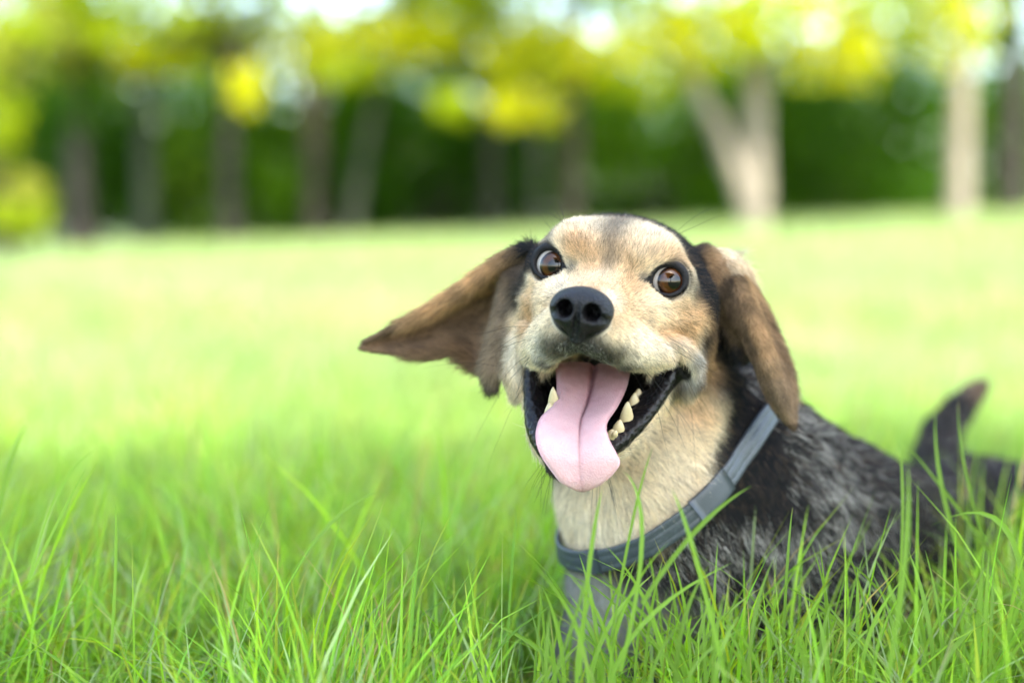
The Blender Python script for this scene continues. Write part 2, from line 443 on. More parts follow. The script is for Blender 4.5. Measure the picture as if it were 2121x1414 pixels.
def surf(u, v):
    """the point of the body's skin seen at this bearing"""
    m = np.nonzero(np.hypot(VP[:, 0]-u, VP[:, 1]-v) < 7)[0]
    return V[m[np.argmin(VD[m])]] if len(m) else L(u, v, .95)
def patch(c, r, col, w=1., soft=.35, L_=True): PATCH.append((surf(c[0], c[1]) if L_ else np.array(c, float), np.array(r, float), C[col], w, soft))
patch((0, -6, -36), (66, 72, 66), 'cream', 1, .12, False)                 # face
patch((1225, 470, .92), (30, 40, 22), 'cream', 1, .3); patch((1330, 480, .92), (32, 40, 22), 'cream', 1, .3)
patch((1290, 900, .93), (50, 66, 40), 'cream', 1, .2); patch((1340, 960, .95), (42, 60, 44), 'cream', 1, .22)   # throat
patch((1260, 1050, .95), (44, 55, 32), 'cream', 1, .3); patch((1085, 830), (14, 50, 30), 'cream', .95, .4); patch((1066, 795), (12, 40, 18), 'cream', .95, .5); patch((1075, 850), (12, 40, 18), 'cream', .9, .5); patch((1105, 900), (12, 40, 22), 'cream', .9, .4); patch((1430, 870), (26, 50, 30), 'cream', .95, .4); patch((1170, 1030), (22, 60, 26), 'cream', .9, .4); patch((1190, 1090), (22, 60, 18), 'cream', .8, .5)
patch((1215, 1235, .97), (42, 60, 30), 'white', .40, .5); patch((1300, 1260, .98), (50, 60, 24), 'white', .3, .6)   # breast
patch((1215, 1330, .95), (36, 60, 30), 'white', .35, .6)
patch((1190, 508, .90), (9, 20, 9), 'tan', .55, .8); patch((1250, 600, .86), (26, 40, 18), 'tan', .5, .8)
patch((1310, 585, .89), (11, 20, 13), 'tan', .65, .8); patch((1215, 555, .89), (10, 20, 12), 'tan', .35, .8)
patch((1400, 690, .90), (17, 30, 11), 'tan', .9, .8); patch((1440, 650, .90), (16, 30, 12), 'tan', .7, .8); patch((1095, 640, .92), (8, 30, 17), 'tan', .75, .8)
patch((1300, 650, .88), (16, 30, 10), 'tan', .35, .8); patch((1440, 840, .95), (14, 30, 14), 'tan', .5, .8)
patch((1470, 760, .95), (8, 30, 24), 'tan', .45, .8); patch((1275, 955, .90), (14, 20, 6), 'tan', .5, .7)
patch((1410, 530, .91), (10, 24, 12), 'tan', .45, .7)
patch((1215, 482, .905), (12, 22, 9), 'white', .2, .7); patch((1335, 505, .905), (14, 22, 11), 'white', .2, .7); patch((1190, 500), (12, 22, 10), 'tan', .35, .9); patch((1300, 500), (16, 26, 14), 'tan', .25, .9); patch((1245, 530), (20, 26, 14), 'tan', .5, .9); patch((1370, 525), (10, 20, 8), 'tan', .35, .9)        # pale brows
patch((1340, 725, .87), (22, 26, 12), 'pale', .7, .7); patch((1125, 735, .88), (14, 26, 15), 'pale', .8, .7)           # muzzle sides
patch((1270, 615, .85), (10, 20, 8), 'pale', .6, .7); patch((1150, 590, .85), (8, 20, 10), 'pale', .6, .7)
patch((1428, 765, .92), (8, 24, 17), 'white', .4, .6); patch((1398, 715, .90), (12, 20, 6), 'white', .6, .6)
patch((1066, 740, .91), (5, 24, 17), 'white', .6, .6)                      # smile folds
patch((1350, 860, .93), (14, 30, 14), 'pale', .3, .8); patch((1250, 1090, .96), (26, 30, 16), 'pale', .6, .7); patch((1330, 960, .95), (40, 50, 36), 'pale', .6, .7); patch((1250, 1040, .95), (34, 50, 22), 'pale', .5, .7)
patch((1273, 460), (14, 34, 11), 'grey', .75, 1.); patch((1264, 498), (8, 24, 14), 'grey', .42, 1.); patch((1255, 550, .88), (5, 20, 12), 'grey', .35, .8)
for c, r in (((1372, 464), 8), ((1396, 480), 11), ((1422, 503), 13), ((1446, 535), 14), ((1464, 575), 14), ((1478, 615), 13), ((1492, 655), 12), ((1502, 690), 11), ((1508, 715), 8)):
    patch(c, (r, 24, r), 'black', .97, .45)                                # right temple
for c, r in (((1100, 512), 5), ((1086, 540), 6.5), ((1074, 580), 7), ((1064, 615), 6)):
    patch(c, (r, 24, r+2), 'black', .95, .45)
patch((1192, 725, .85), (27, 20, 10), 'grey', 1., .75); patch((1262, 738, .855), (17, 18, 8), 'grey', .7, .9); patch((1150, 738), (12, 18, 8), 'grey', .6, .9); patch((1130, 748, .86), (9, 18, 6), 'grey', .35, .7)
for c in ((1140, 756), (1170, 748), (1205, 742), (1245, 748), (1280, 760)): patch(c, (9, 14, 5), 'grey', .85, .8)
patch((1200, 712, .845), (14, 14, 7), 'black', .7, .6); patch((1300, 762, .87), (11, 18, 5), 'grey', .55, .8)
patch((1180, 550), (3.5, 10, 6), 'grey', .7, .7); patch((1330, 572), (4.5, 10, 3.5), 'grey', .7, .7)         # inner eye corners
patch((1130, 965, .89), (8, 14, 6), 'grey', .9, .6)                        # chin edge
patch((1050, 560), (16, 30, 20), 'brown', .75, .7); patch((1035, 620), (14, 30, 16), 'mid', .6, .7); patch((1030, 700), (9, 20, 20), 'mid', .8, .6); patch((1022, 750), (10, 24, 12), 'mid', .8, .6)
for c, r in (((1540, 790), 12), ((1525, 850), 13), ((1510, 910), 15), ((1505, 960), 17), ((1545, 870), 16), ((1520, 1010), 18)): patch(c, (r, 40, r*1.3), 'black', .95, .5)   # side of the neck
def coat_color(p):
    n1 = wob(p, .19); n2 = wob(p, .055, 1.); c = np.broadcast_to(C['black'], p.shape).copy()
    # back and flanks: dark with a mottled grey saddle
    far = sstep(-150, -190, p[..., 2]); c += 0.004*(n2[..., None]+.6)
    for ce, r, col, w, so in PATCH:
        q = (p-ce)/r; d = np.sqrt((q*q).sum(-1))+0.10*n1
        t = (1-sstep(1-so, 1+so*.5, d))*w; c = c*(1-t[..., None])+col*t[..., None]
    for s in (-1, 1):                                     # ears
        g = EARG[s]; d = np.full(p.shape[0], 1e9); ri = np.zeros(p.shape[0]); ci = np.zeros(p.shape[0]); nn = np.nonzero((p[:, 0]*s > 40))[0]
        if len(nn) == 0: continue
        pp = p[nn]
        dd = np.full(len(nn), 1e9); rr = np.zeros(len(nn)); cc = np.zeros(len(nn))
        for i in range(g.shape[0]):
            for j in range(g.shape[1]):
                q = np.linalg.norm(pp-g[i, j], axis=1); m = q < dd; dd[m] = q[m]; rr[m] = i; cc[m] = j
        ri[nn] = rr/(g.shape[0]-1); ci[nn] = cc/(g.shape[1]-1); d[nn] = dd
        m = (1-sstep(9, 15, d))
        if s < 0:
            e = rgb(.27, .17, .095)+0*p
            e = mixc(e, C['dkbrown'], sstep(.55, .95, ci)*.35); e = mixc(e, C['tan'], (1-sstep(.1, .45, ci))*.8*sstep(.05, .3, ri)*(1-sstep(.6, .8, ri)))
            e = mixc(e, C['black'], (1-sstep(.06, .22, ri))*(1-sstep(.3, .7, ci))*.5); e = mixc(e, C['cream'], (1-sstep(.0, .25, ri))*sstep(.6, .9, ci)*.5)
            e = mixc(e, C['black'], sstep(.6, .8, ri)*(1-sstep(.0, .2, ci))*.4); m = m*sstep(.0, .12, ri)
        else:
            e = rgb(.22, .14, .082)+0*p
            e = mixc(e, C['tan'], .45*(1-sstep(.25, .5, ri))); e = mixc(e, C['cream'], .95*(1-sstep(.18, .34, ri))*sstep(.15, .35, ci))
            e = mixc(e, C['black'], .7*np.exp(-((ri-.34)/.08)**2)*(1-sstep(.3, .6, ci))); e = mixc(e, C['tan'], .5*np.exp(-((ci-.5)/.2)**2)*sstep(.3, .5, ri)*(1-sstep(.6, .8, ri)))
            e = mixc(e, C['mid'], .3*sstep(.55, .75, ri)); e = mixc(e, C['dkbrown'], sstep(.9, 1., ri)*.8+.5*(1-sstep(.0, .2, ci))*sstep(.6, .8, ri)); m = m*sstep(.04, .14, ri)
        e = e*(1+.35*wob(p, .3, 2.)[..., None]); c = mixc(c, e, m)
    for s in (-1, 1):
        d = np.abs(seg_dist(p, LOOPS[s])); t = (1-sstep(2.5, 4.3, d+.8*n1))*.95; c = mixc(c, C['black'], t)
    tl = seg_dist(p, [L(2022, 812, 1.435), L(2045, 790, 1.44)]); c = mixc(c, C['brown'], (1-sstep(10, 26, tl))*.8)
    return np.clip(c, .004, .95)
def mixc(a, b, t): return a*(1-t[..., None])+b*t[..., None]
LOOPS = {}
for s in (-1, 1):
    lp = lid_loop(s, 14.5)[0]; LOOPS[s] = np.vstack([lp, lp[:1]])
DUCT = {1: np.array([LOOPS[1][14], LOOPS[1][14]+np.array([-3.5, -1.5, -1.5])]), -1: np.array([LOOPS[-1][0], LOOPS[-1][0]+np.array([3.0, -1.5, -1.0])])}
def bare_mask(p):
    """1 on lips, lids, inside of the mouth and under the nose leather"""
    b = np.zeros(len(p)); h = p.copy(); near = (p[:, 1] < 80) & (p[:, 2] > -150) & (np.abs(p[:, 0]) < 75)
    q = p[near]; m = np.zeros(len(q))
    for s in (-1, 1):
        m = np.maximum(m, 1-sstep(2.3, 3.1, seg_dist(q, LOOPS[s]))); m = np.maximum(m, 1-sstep(2.2, 3.2, seg_dist(q, DUCT[s])))
        m = np.maximum(m, 1-sstep(5.2, 6.4, seg_dist(q, hang(LIP[s][1:])))); m = np.maximum(m, 1-sstep(7, 8.2, seg_dist(q, hang(LIP[s][9:]))))
    R = np.array(Matrix.Rotation(math.radians(32), 3, 'X'))
    for ce, r in (((0, 14, -78), (39, 48, 22.5)), ((0, -14, -84), (29, 38, 22.5))):
        ce = np.array(ce); cc = q-ce; cc[:, 2] -= .15*q[:, 0]; v = cc@R/np.array(r); m = np.maximum(m, 1-sstep(.95, 1.05, np.sqrt((v*v).sum(1))))
    v = (q-np.array([0, -22, -58.5]))/np.array([19.5, 35, 9.6]); m = np.maximum(m, 1-sstep(.93, 1.03, np.sqrt((v*v).sum(1))))
    v = (q-NC-np.array([0, 1, -3]))/np.array([18.5, 15, 15]); m = np.maximum(m, 1-sstep(.95, 1.02, np.sqrt((v*v).sum(1))))
    for s in (-1, 1): m = np.maximum(m, 1-sstep(-.2, 1.2, seg_dist(q, hang(np.array(GAP[s][0])))-(GAP[s][1][1]+3.0)))
    b[near] = m; return b

tri = np.concatenate([Fa[:, [0, 1, 2]], Fa[:, [0, 2, 3]]]); A_, B_, C_ = V[tri[:, 0]], V[tri[:, 1]], V[tri[:, 2]]
fn = np.cross(B_-A_, C_-A_); area = np.linalg.norm(fn, axis=1)/2
vn = np.zeros_like(V)
for i in range(3): np.add.at(vn, tri[:, i], fn)
vn /= np.maximum(np.linalg.norm(vn, axis=1, keepdims=True), 1e-9)
cc = coat_color(V); bm = bare_mask(V)
skin = np.broadcast_to(rgb(.006, .005, .006), V.shape).copy()
ins = 1-sstep(14, 24, np.linalg.norm((V-np.array([0, -12, -100]))/np.array([1.4, 1, 1]), axis=1)); skin = mixc(skin, rgb(.018, .007, .009), ins)
V = V+vn*((bm*(1-sstep(45, 70, V[:, 1]))*sstep(-50, -62, V[:, 2]))*(.38*wob(V, 1.1, 3.)+.22*wob(V, 1.9, 5.)))[:, None]   # wrinkled wet lips
dog = bpy.data.objects.new('dog', None); COL.objects.link(dog); dog.location = (0.16, 1.0, 0.0)
tag(dog, 'black, grey and tan dog lying in the grass with open mouth and tongue out', 'dog')
PO = np.array([0.16, 1.0, 0.0])
def WD(p): return W(p)-PO

# materials
m = NT('dog skin'); a = m.n('Attribute', attribute_name='coat'); b_ = m.n('Attribute', attribute_name='bare')
nz = m.n('TexNoise', i_Scale=260., i_Detail=4.); bp = m.n('Bump', i_Strength=.6, i_Distance=.002); tc = m.n('TexCoord')
m.l(tc.outputs['Object'], nz.inputs['Vector']); m.l(nz.outputs['Fac'], bp.inputs['Height']); m.l(bp.outputs['Normal'], m.b.inputs['Normal'])
mr = m.n('MapRange', i_3=.85, i_4=.30); m.l(b_.outputs['Fac'], mr.inputs[0]); m.l(mr.outputs[0], m.b.inputs['Roughness']); m.l(a.outputs['Color'], m.b.inputs['Base Color']); m.b.inputs['Specular IOR Level'].default_value = .24
M_SKIN = m.m
m = NT('nose leather'); m.b.inputs['Base Color'].default_value = (.007, .007, .0085, 1); m.b.inputs['Roughness'].default_value = .40; m.b.inputs['Specular IOR Level'].default_value = .28
vo = m.n('TexVoronoi', i_Scale=900.); tc = m.n('TexCoord'); bp = m.n('Bump', i_Strength=.8, i_Distance=.0011); m.l(tc.outputs['Object'], vo.inputs['Vector'])
m.l(vo.outputs['Distance'], bp.inputs['Height']); m.l(bp.outputs['Normal'], m.b.inputs['Normal']); M_NOSE = m.m
m = NT('tongue'); nz = m.n('TexNoise', i_Scale=160., i_Detail=4.); tc = m.n('TexCoord'); m.l(tc.outputs['Object'], nz.inputs['Vector'])
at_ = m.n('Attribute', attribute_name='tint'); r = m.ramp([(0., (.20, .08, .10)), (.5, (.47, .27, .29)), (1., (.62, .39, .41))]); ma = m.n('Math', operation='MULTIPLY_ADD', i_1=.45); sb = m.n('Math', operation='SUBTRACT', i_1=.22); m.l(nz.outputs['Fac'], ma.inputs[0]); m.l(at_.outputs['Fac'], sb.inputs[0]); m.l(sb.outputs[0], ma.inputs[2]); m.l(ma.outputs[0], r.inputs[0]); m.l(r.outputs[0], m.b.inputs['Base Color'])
n2 = m.n('TexNoise', i_Scale=800., i_Detail=3.); m.l(tc.outputs['Object'], n2.inputs['Vector']); bp = m.n('Bump', i_Strength=.7, i_Distance=.0009); m.l(n2.outputs['Fac'], bp.inputs['Height']); m.l(bp.outputs['Normal'], m.b.inputs['Normal'])
m.b.inputs['Roughness'].default_value = .48; m.b.inputs['Subsurface Weight'].default_value = .35; m.b.inputs['Subsurface Radius'].default_value = (1, .35, .3); m.b.inputs['Subsurface Scale'].default_value = .004; M_TONGUE = m.m
m = NT('tooth enamel'); at_ = m.n('TexNoise', i_Scale=120.); r = m.ramp([(.3, (.42, .32, .16)), (.7, (.56, .47, .30))]); m.l(at_.outputs['Fac'], r.inputs[0]); m.l(r.outputs[0], m.b.inputs['Base Color']); m.b.inputs['Roughness'].default_value = .25; M_TOOTH = m.m

body = mesh_obj('body', WD(V), Fa, [M_SKIN], dog)
mixb = mixc(cc*.6, skin, bm); add_attr(body.data, 'coat', mixb); lidm = np.maximum(1-sstep(4, 6, seg_dist(V, LOOPS[-1])), 1-sstep(4, 6, seg_dist(V, LOOPS[1]))); add_attr(body.data, 'bare', bm*(1-.7*lidm))
mesh_obj('nose', WD(NV), NF, [M_NOSE], dog)
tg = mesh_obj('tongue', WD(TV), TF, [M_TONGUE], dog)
tt = np.clip(.62+.28*np.abs(np.linspace(-1, 1, 33))[None, :]**.6-.75*np.exp(-(np.linspace(-1, 1, 33)/.05)**2)[None, :]*np.clip(1-np.linspace(0, 1, 56)[:, None]*1.0, .25, 1)-.45*(1-sstep(.0, .55, np.linspace(0, 1, 56)))[:, None], 0, 1)  # mauve towards the root: mouth shade painted in; groove darkened too
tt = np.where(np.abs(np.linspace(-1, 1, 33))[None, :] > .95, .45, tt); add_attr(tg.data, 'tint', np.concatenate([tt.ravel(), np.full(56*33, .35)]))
m = NT('gum'); m.b.inputs['Base Color'].default_value = (.20, .055, .06, 1); m.b.inputs['Roughness'].default_value = .25; M_GUM = m.m
for gl_ in GUMS:
    P_ = catmull([L(*q) for q in gl_], 12); vs, fs = [], []
    for i in range(12):
        for j in range(8):
            q = 2*math.pi*j/8; vs.append(P_[i]+np.array([math.cos(q), 0, math.sin(q)])*(3.2+.5*math.sin(i*2.4)))
    for i in range(11):
        for j in range(8): fs.append((i*8+j, i*8+(j+1) % 8, (i+1)*8+(j+1) % 8, (i+1)*8+j))
    mesh_obj('gum', WD(np.array(vs)), fs, [M_GUM], dog)
for a, b, w in TEETH:
    v, f = tooth_mesh(L(*a), L(*b), w); mesh_obj('tooth', WD(v), f, [M_TOOTH], dog)
# eyes: sclera ball, bulging iris with pupil
m = NT('eye'); tc = m.n('TexCoord'); sp = m.n('SeparateXYZ'); m.l(tc.outputs['Object'], sp.inputs[0])
ra = m.n('Attribute', attribute_name='ang'); nz = m.n('TexNoise', i_Scale=700., i_Detail=3.); m.l(tc.outputs['Object'], nz.inputs['Vector'])
ad = m.n('Math', operation='MULTIPLY_ADD', i_1=.05); m.l(nz.outputs['Fac'], ad.inputs[0]); m.l(ra.outputs['Fac'], ad.inputs[2])
r = m.ramp([(0, (.004, .003, .003)), (.34, (.004, .003, .003)), (.40, (.035, .012, .004)), (.60, (.060, .021, .0055)), (.76, (.022, .009, .004)), (.84, (.006, .005, .006)), (.875, (.010, .009, .010)), (.905, (.24, .20, .17)), (1., (.34, .30, .27))])
r.color_ramp.interpolation = 'LINEAR'
m.l(ad.outputs[0], r.inputs[0]); m.l(r.outputs[0], m.b.inputs['Base Color']); m.b.inputs['Roughness'].default_value = .5; m.b.inputs['Specular IOR Level'].default_value = 0.; m.b.inputs['Coat Weight'].default_value = 1.; m.b.inputs['Coat IOR'].default_value = 1.45; m.b.inputs['Coat Roughness'].default_value = .015; M_EYE = m.m
for s in (-1, 1):
    GAZE = nrm(HR.T @ nrm(np.array([0.36 if s > 0 else -0.07, -0.95, 0.02])))
    nu, nv_ = 64, 48; ez = GAZE; ex = nrm(np.cross([0, 0, 1], ez)); ey = np.cross(ez, ex); vs = []; fs = []; an = []
    for i in range(nv_+1):
        th = math.pi*i/nv_; bul = 0.9*max(0, 1-(th/.85)**2)
        for j in range(nu):
            ph = 2*math.pi*j/nu; vs.append(EYE[s]+(ex*math.sin(th)*math.cos(ph)+ey*math.sin(th)*math.sin(ph)+ez*math.cos(th))*(EYE_R-.5+bul)); an.append(th)
    for i in range(nv_):
        for j in range(nu): fs.append((i*nu+j, (i+1)*nu+j, (i+1)*nu+(j+1) % nu, i*nu+(j+1) % nu))
    e = mesh_obj('eye', WD(np.array(vs)), np.array(fs), [M_EYE], dog); add_attr(e.data, 'ang', np.array(an))

# --- collar
CP = np.array([(1566, 868), (1548, 925), (1508, 980), (1455, 1040), (1395, 1092), (1335, 1128), (1275, 1150), (1222, 1157), (1192, 1153)])
CPd = catmull(CP, 42); front = []; fnorm = []
for u, v in CPd:
    p = surf(u, v); j = int(np.argmin(((V-p)**2).sum(1))); front.append(p); fnorm.append(vn[j])
back = catmull([front[-1], L(1170, 1110, 1.02), L(1200, 980, 1.065), L(1290, 860, 1.09), L(1400, 780, 1.09), L(1500, 745, 1.06), L(1562, 800, 1.02), front[0]], 40)[1:-1]
CA0, CA1 = L(1345, 860, 1.0), L(1365, 1120, 1.01); ax_ = CA1-CA0
brad = back-(CA0+ax_*(((back-CA0)@ax_)/(ax_@ax_))[:, None]); RP = np.vstack([front, back]); RN = np.vstack([fnorm, brad/np.linalg.norm(brad, axis=1, keepdims=True)])
def sm(X, n):
    for _ in range(n): X = .5*X+.25*(np.roll(X, 1, 0)+np.roll(X, -1, 0))
    return X
RN = sm(RN, 12); RN /= np.linalg.norm(RN, axis=1, keepdims=True); RP = sm(RP+RN*1.5, 6)
def skin_dist(p):
    ix = [np.clip(np.searchsorted(F.ax[a], p[:, a]), 0, len(F.ax[a])-1) for a in range(3)]; return F.D[ix[0], ix[1], ix[2]]
for it in range(8):                                      # draw the strap tight over the neck
    RP = RP+RN*np.clip(1.5-skin_dist(RP), -2, 6)[:, None]*.8; RP = sm(RP, 2)
COLLAR = np.vstack([RP, RP[:1]]); del F.D
def strap(name, sel, half, lift, thick, mat, parent, ridges=True):
    ax_ = nrm(CA1-CA0); vs, fs = [], []; prof = []
    xs_ = np.linspace(-1, 1, 15)
    for x in xs_: prof.append((x*half, thick*(1-.25*abs(x)**4)+(-.55*math.exp(-((abs(x)-.42)/.09)**2) if ridges else 0)))
    prof += [(half, -1.), (-half, -1.)]; k = len(prof); closed_ = len(sel) == len(RP)
    for i in sel:
        p = RP[i % len(RP)]; T = nrm(RP[(i+1) % len(RP)]-RP[i-1]); o_ = RN[i % len(RP)]; o_ = nrm(o_-T*(o_@T)); w_ = nrm(np.cross(T, o_))
        for a_, b__ in prof: vs.append(p+w_*a_+o_*(b__+lift))
    n = len(sel)
    for i in range(n if closed_ else n-1):
        for j in range(k): fs.append((i*k+j, ((i+1) % n)*k+j, ((i+1) % n)*k+(j+1) % k, i*k+(j+1) % k))
    if not closed_: fs += [tuple(range(k))[::-1], tuple((n-1)*k+j for j in range(k))]
    return mesh_obj(name, WD(np.array(vs)), fs, [mat], parent)
m = NT('collar rubber'); nz = m.n('TexNoise', i_Scale=90., i_Detail=5.); r = m.ramp([(.3, (.026, .034, .044)), (.75, (.058, .07, .086))]); m.l(nz.outputs['Fac'], r.inputs[0]); m.l(r.outputs[0], m.b.inputs['Base Color']); m.b.inputs['Roughness'].default_value = .42; M_COL = m.m
collar = strap('collar', list(range(len(RP))), 7.7, 3.2, 1.7, M_COL, dog)
def near(u, v): return int(np.argmin(np.hypot(*(proj(RP)-np.array([u, v])).T)+1e3*(W(RP)[:, 1] > 1.02)))
i0 = near(1238, 1156); strap('keeper', list(range(i0-1, i0+2)), 8.6, 4.0, 1.7, M_COL, collar, False)
i0 = near(1470, 1025); strap('clasp', list(range(i0-3, i0+4)), 9.0, 3.6, 2.3, M_COL, collar, False)

# --- fur
FLOW = []                                                # (centre, reach, direction) in head-local mm
def flow(c, sg, d, mirror=True):
    FLOW.append((np.array(c, float), sg, nrm(d)))
    if mirror and abs(c[0]) > 1: FLOW.append((np.array([-c[0], c[1], c[2]], float), sg, nrm([-d[0], d[1], d[2]])))
flow((0, -45, -10), 18, (0, 1, .15)); flow((8, -10, 4), 16, (.15, .6, .8)); flow((0, 10, 28), 20, (0, .8, .5)); flow((25, 0, 22), 14, (.35, .5, .8))
flow((36, -4, -16), 14, (.55, .75, -.35)); flow((50, 20, 0), 16, (.35, .9, -.1)); flow((48, 30, -28), 20, (.3, .75, -.55)); flow((22, -35, -22), 14, (.55, .8, -.15))
flow((26, -36, -42), 14, (.65, .45, -.6)); flow((6, -66, -46), 10, (.35, .1, -1)); flow((40, -4, -48), 12, (.6, .6, -.55)); flow((52, 16, -50), 12, (.25, .5, -.85))
flow((48, 16, -72), 12, (.1, .5, -.9)); flow((30, 0, -104), 14, (.5, .6, -.6)); flow((0, -24, -124), 16, (.1, .5, -.9)); flow((58, 60, -40), 26, (.3, .7, -.7))
flow((55, 50, 15), 22, (.45, .85, -.3))
flow((40, 20, -130), 34, (.9, .35, -.35), False); flow((0, 15, -150), 34, (.35, .2, -1), False); flow((-30, 20, -140), 30, (-.1, .3, -1), False)
flow((60, 50, -190), 40, (.5, .2, -.85), False); flow(L(1545, 860, .99), 34, (.35, .5, -.8), False); flow(L(1480, 1000, .99), 40, (.5, .3, -.8), False)
flow(L(1230, 1250, .96), 50, (.4, .2, -.9), False); flow(L(1620, 1020, 1.04), 50, (.35, .5, -.75), False); flow(L(1560, 1150, 1.03), 60, (.2, .4, -.9), False)
flow(L(1680, 860, 1.1), 50, (.7, .65, -.3), False); flow(L(1800, 960, 1.2), 70, (.7, .65, -.35), False); flow(L(1980, 1010, 1.4), 80, (.6, .7, -.5), False); flow(L(2100, 1100, 1.34), 60, (.7, .2, -.7), False)
for a, b in zip(tail[1:-1], tail[2:]): flow(L(*a), 22, L(*b)-L(*a), False)
for s in (-1, 1):
    g = EARG[s]
    for i in range(1, 12, 2):
        for j in (0, 2, 5): flow(g[i, j], 7, g[min(i+1, 12), j]-g[i-1, j], False)
def flow_dir(p):
    acc = np.zeros_like(p); ws = np.zeros(len(p))+1e-9
    for c, sg, d in FLOW:
        w = np.exp(-((p-c)**2).sum(1)/(2*sg*sg))/(1); acc += w[:, None]*d; ws += w
    far = np.exp(-ws*1e3); acc = acc/ws[:, None]; acc = np.where((ws < 1e-7)[:, None], nrm([.5, .6, -.6]), acc)
    return acc/np.maximum(np.linalg.norm(acc, axis=1, keepdims=True), 1e-6)

cen = (A_+B_+C_)/3; wc = W(cen); earw = np.zeros(len(cen))
headw = np.exp(-np.maximum(np.linalg.norm((cen-np.array([0, 20, -40]))/np.array([75, 95, 90]), axis=1)-1, 0)*3)
dens = 1.1+5.0*headw                                    # hairs per square mm
dens[cen[:, 1] > 330] *= .55
dens[wc[:, 2] < .03] *= .2; dens[bm[tri].mean(1) > .5] = 0
away = ((wc-np.array([0, 0, CAM_H]))*(fn@HR.T)).sum(1) > 0; dens[away] *= .35
num = rng.poisson(area*dens*HAIR_DENSITY)
ti = np.repeat(np.arange(len(tri)), num); nh = len(ti)
u1 = np.sqrt(rng.random(nh)); u2 = rng.random(nh); w0, w1, w2 = 1-u1, u1*(1-u2), u1*u2
bary = lambda X: X[tri[ti, 0]]*w0[:, None]+X[tri[ti, 1]]*w1[:, None]+X[tri[ti, 2]]*w2[:, None]
hp = bary(V); hn = bary(vn); hn /= np.linalg.norm(hn, axis=1, keepdims=True)
keep = bare_mask(hp) < .3; hp, hn = hp[keep], hn[keep]; nh = len(hp); print('hairs', nh)
fl = flow_dir(hp)+0.22*np.stack([wob(hp, .13, 1), wob(hp, .13, 2), wob(hp, .13, 3)], 1)+0.16*np.stack([wob(hp, .5, 4), wob(hp, .5, 5), wob(hp, .5, 6)], 1)+.17*rng.standard_normal((nh, 3))
tg_ = fl-hn*(fl*hn).sum(1)[:, None]; tg_ /= np.maximum(np.linalg.norm(tg_, axis=1, keepdims=True), 1e-6)
# length by region
hl = np.full(nh, 13.0)
def lenblob(c, r, v):
    q = np.sqrt((((hp-np.array(c))/np.array(r))**2).sum(1)); t = 1-sstep(.6, 1.15, q); hl[:] = hl*(1-t)+v*t
lenblob((0, 30, -30), (90, 110, 100), 8.0); lenblob((0, -10, -15), (60, 70, 55), 4.6); lenblob((0, -50, -22), (40, 42, 32), 3.0); lenblob((0, -66, -44), (26, 16, 14), 2.6)
for s in (-1, 1):
    lenblob(EYE[s], (24, 24, 19), 2.2); lenblob((s*58, 34, -50), (20, 40, 40), 6.5)
    for i in range(2, 13, 2): lenblob(EARG[s][i, 3], (24, 24, 24), 4.5 if i < 7 else 3.4)
lenblob(L(1330, 980, .96), (70, 60, 60), 13); lenblob(L(1990, 850, 1.43), (70, 60, 60), 7); lenblob((0, -24, -122), (26, 20, 12), 4.5)
eyed = np.minimum(np.linalg.norm(hp-EYE[-1], axis=1), np.linalg.norm(hp-EYE[1], axis=1))
hl *= .7+.6*rng.random(nh)
cd = seg_dist(hp, COLLAR); hl = np.where(cd < 16, np.minimum(hl, 4.5+cd*.5), hl); kp = cd > 4.5

lift = .30+.14*rng.random(nh); lift = np.where(eyed < 26, .16, lift)
hc_ = coat_color(hp)
body_t = sstep(-140, -175, hp[:, 2])*1.0; body_t = np.maximum(body_t, sstep(95, 130, hp[:, 1])); 
lum = hc_.mean(1); dark = (lum < .1)
al = nrm([.3, .45, -.84]); hq = hp-al*(hp@al)[:, None]*.85; tick = .3*wob(hq, .16, 7.)+.5*wob(hq, .45, 3.)+.45*wob(hq, 1.0, 4.); streak = wob(hp-tg_*(hp*tg_).sum(1)[:, None]*.0, .55, 8.)*.5+.5*wob(hq, .9, 5.)
sh = np.exp(-(((hp-surf(1610, 1020))/np.array([70, 70, 55]))**2).sum(1)); sh2 = np.exp(-(((hp-surf(1560, 1150))/np.array([60, 70, 40]))**2).sum(1))
back = sstep(-60, -110, hp[:, 2])
pw = np.clip(.03+1.1*np.maximum(sh, .75*sh2)*np.clip(.42+1.0*tick, 0, 1)+.10*np.clip(tick, 0, 1), 0, .85)*np.where(hp[:, 0] > 60, 1, .5)
muz = np.exp(-(((hp-np.array([0, -62, -47]))/np.array([30, 16, 11]))**2).sum(1)); pw = np.maximum(pw*body_t, .26*muz)
pw = np.maximum(pw, .10*np.exp(-(((hp-L(1262, 490, .91))/np.array([14, 40, 30]))**2).sum(1)))
iswh = dark & (rng.random(nh) < pw); hc_[iswh] = (C['white']*.74)[None, :]*(.45+.6*rng.random(iswh.sum()))[:, None]
isbr = dark & ~iswh & (rng.random(nh) < .10); hc_[isbr] = C['brown']*.8
lite = ~dark & (rng.random(nh) < .12); hc_[lite] = hc_[lite]*.55+C['tan']*.28
hc_ *= np.clip(1+.30*rng.standard_normal(nh)+.22*streak, .3, 1.5)[:, None]
hp, hn, hl, tg_, lift, hc_ = hp[kp], hn[kp], hl[kp], tg_[kp], lift[kp], hc_[kp]; nh = len(hp)
ts = np.array([0, .33, .68, 1.0]); pts = np.empty((nh, 4, 3))
droop = rng.standard_normal((nh, 3))*.12
for i, t in enumerate(ts):
    up = lift*t*(1-.45*t); pts[:, i] = hp-hn*.4*(i == 0)+hl[:, None]*(hn*up[:, None]+tg_*(t*np.sqrt(1-lift**2))[:, None]+droop*t*t)
hr = np.where(hl > 7, .115, .085)*(.8+.4*rng.random(nh))
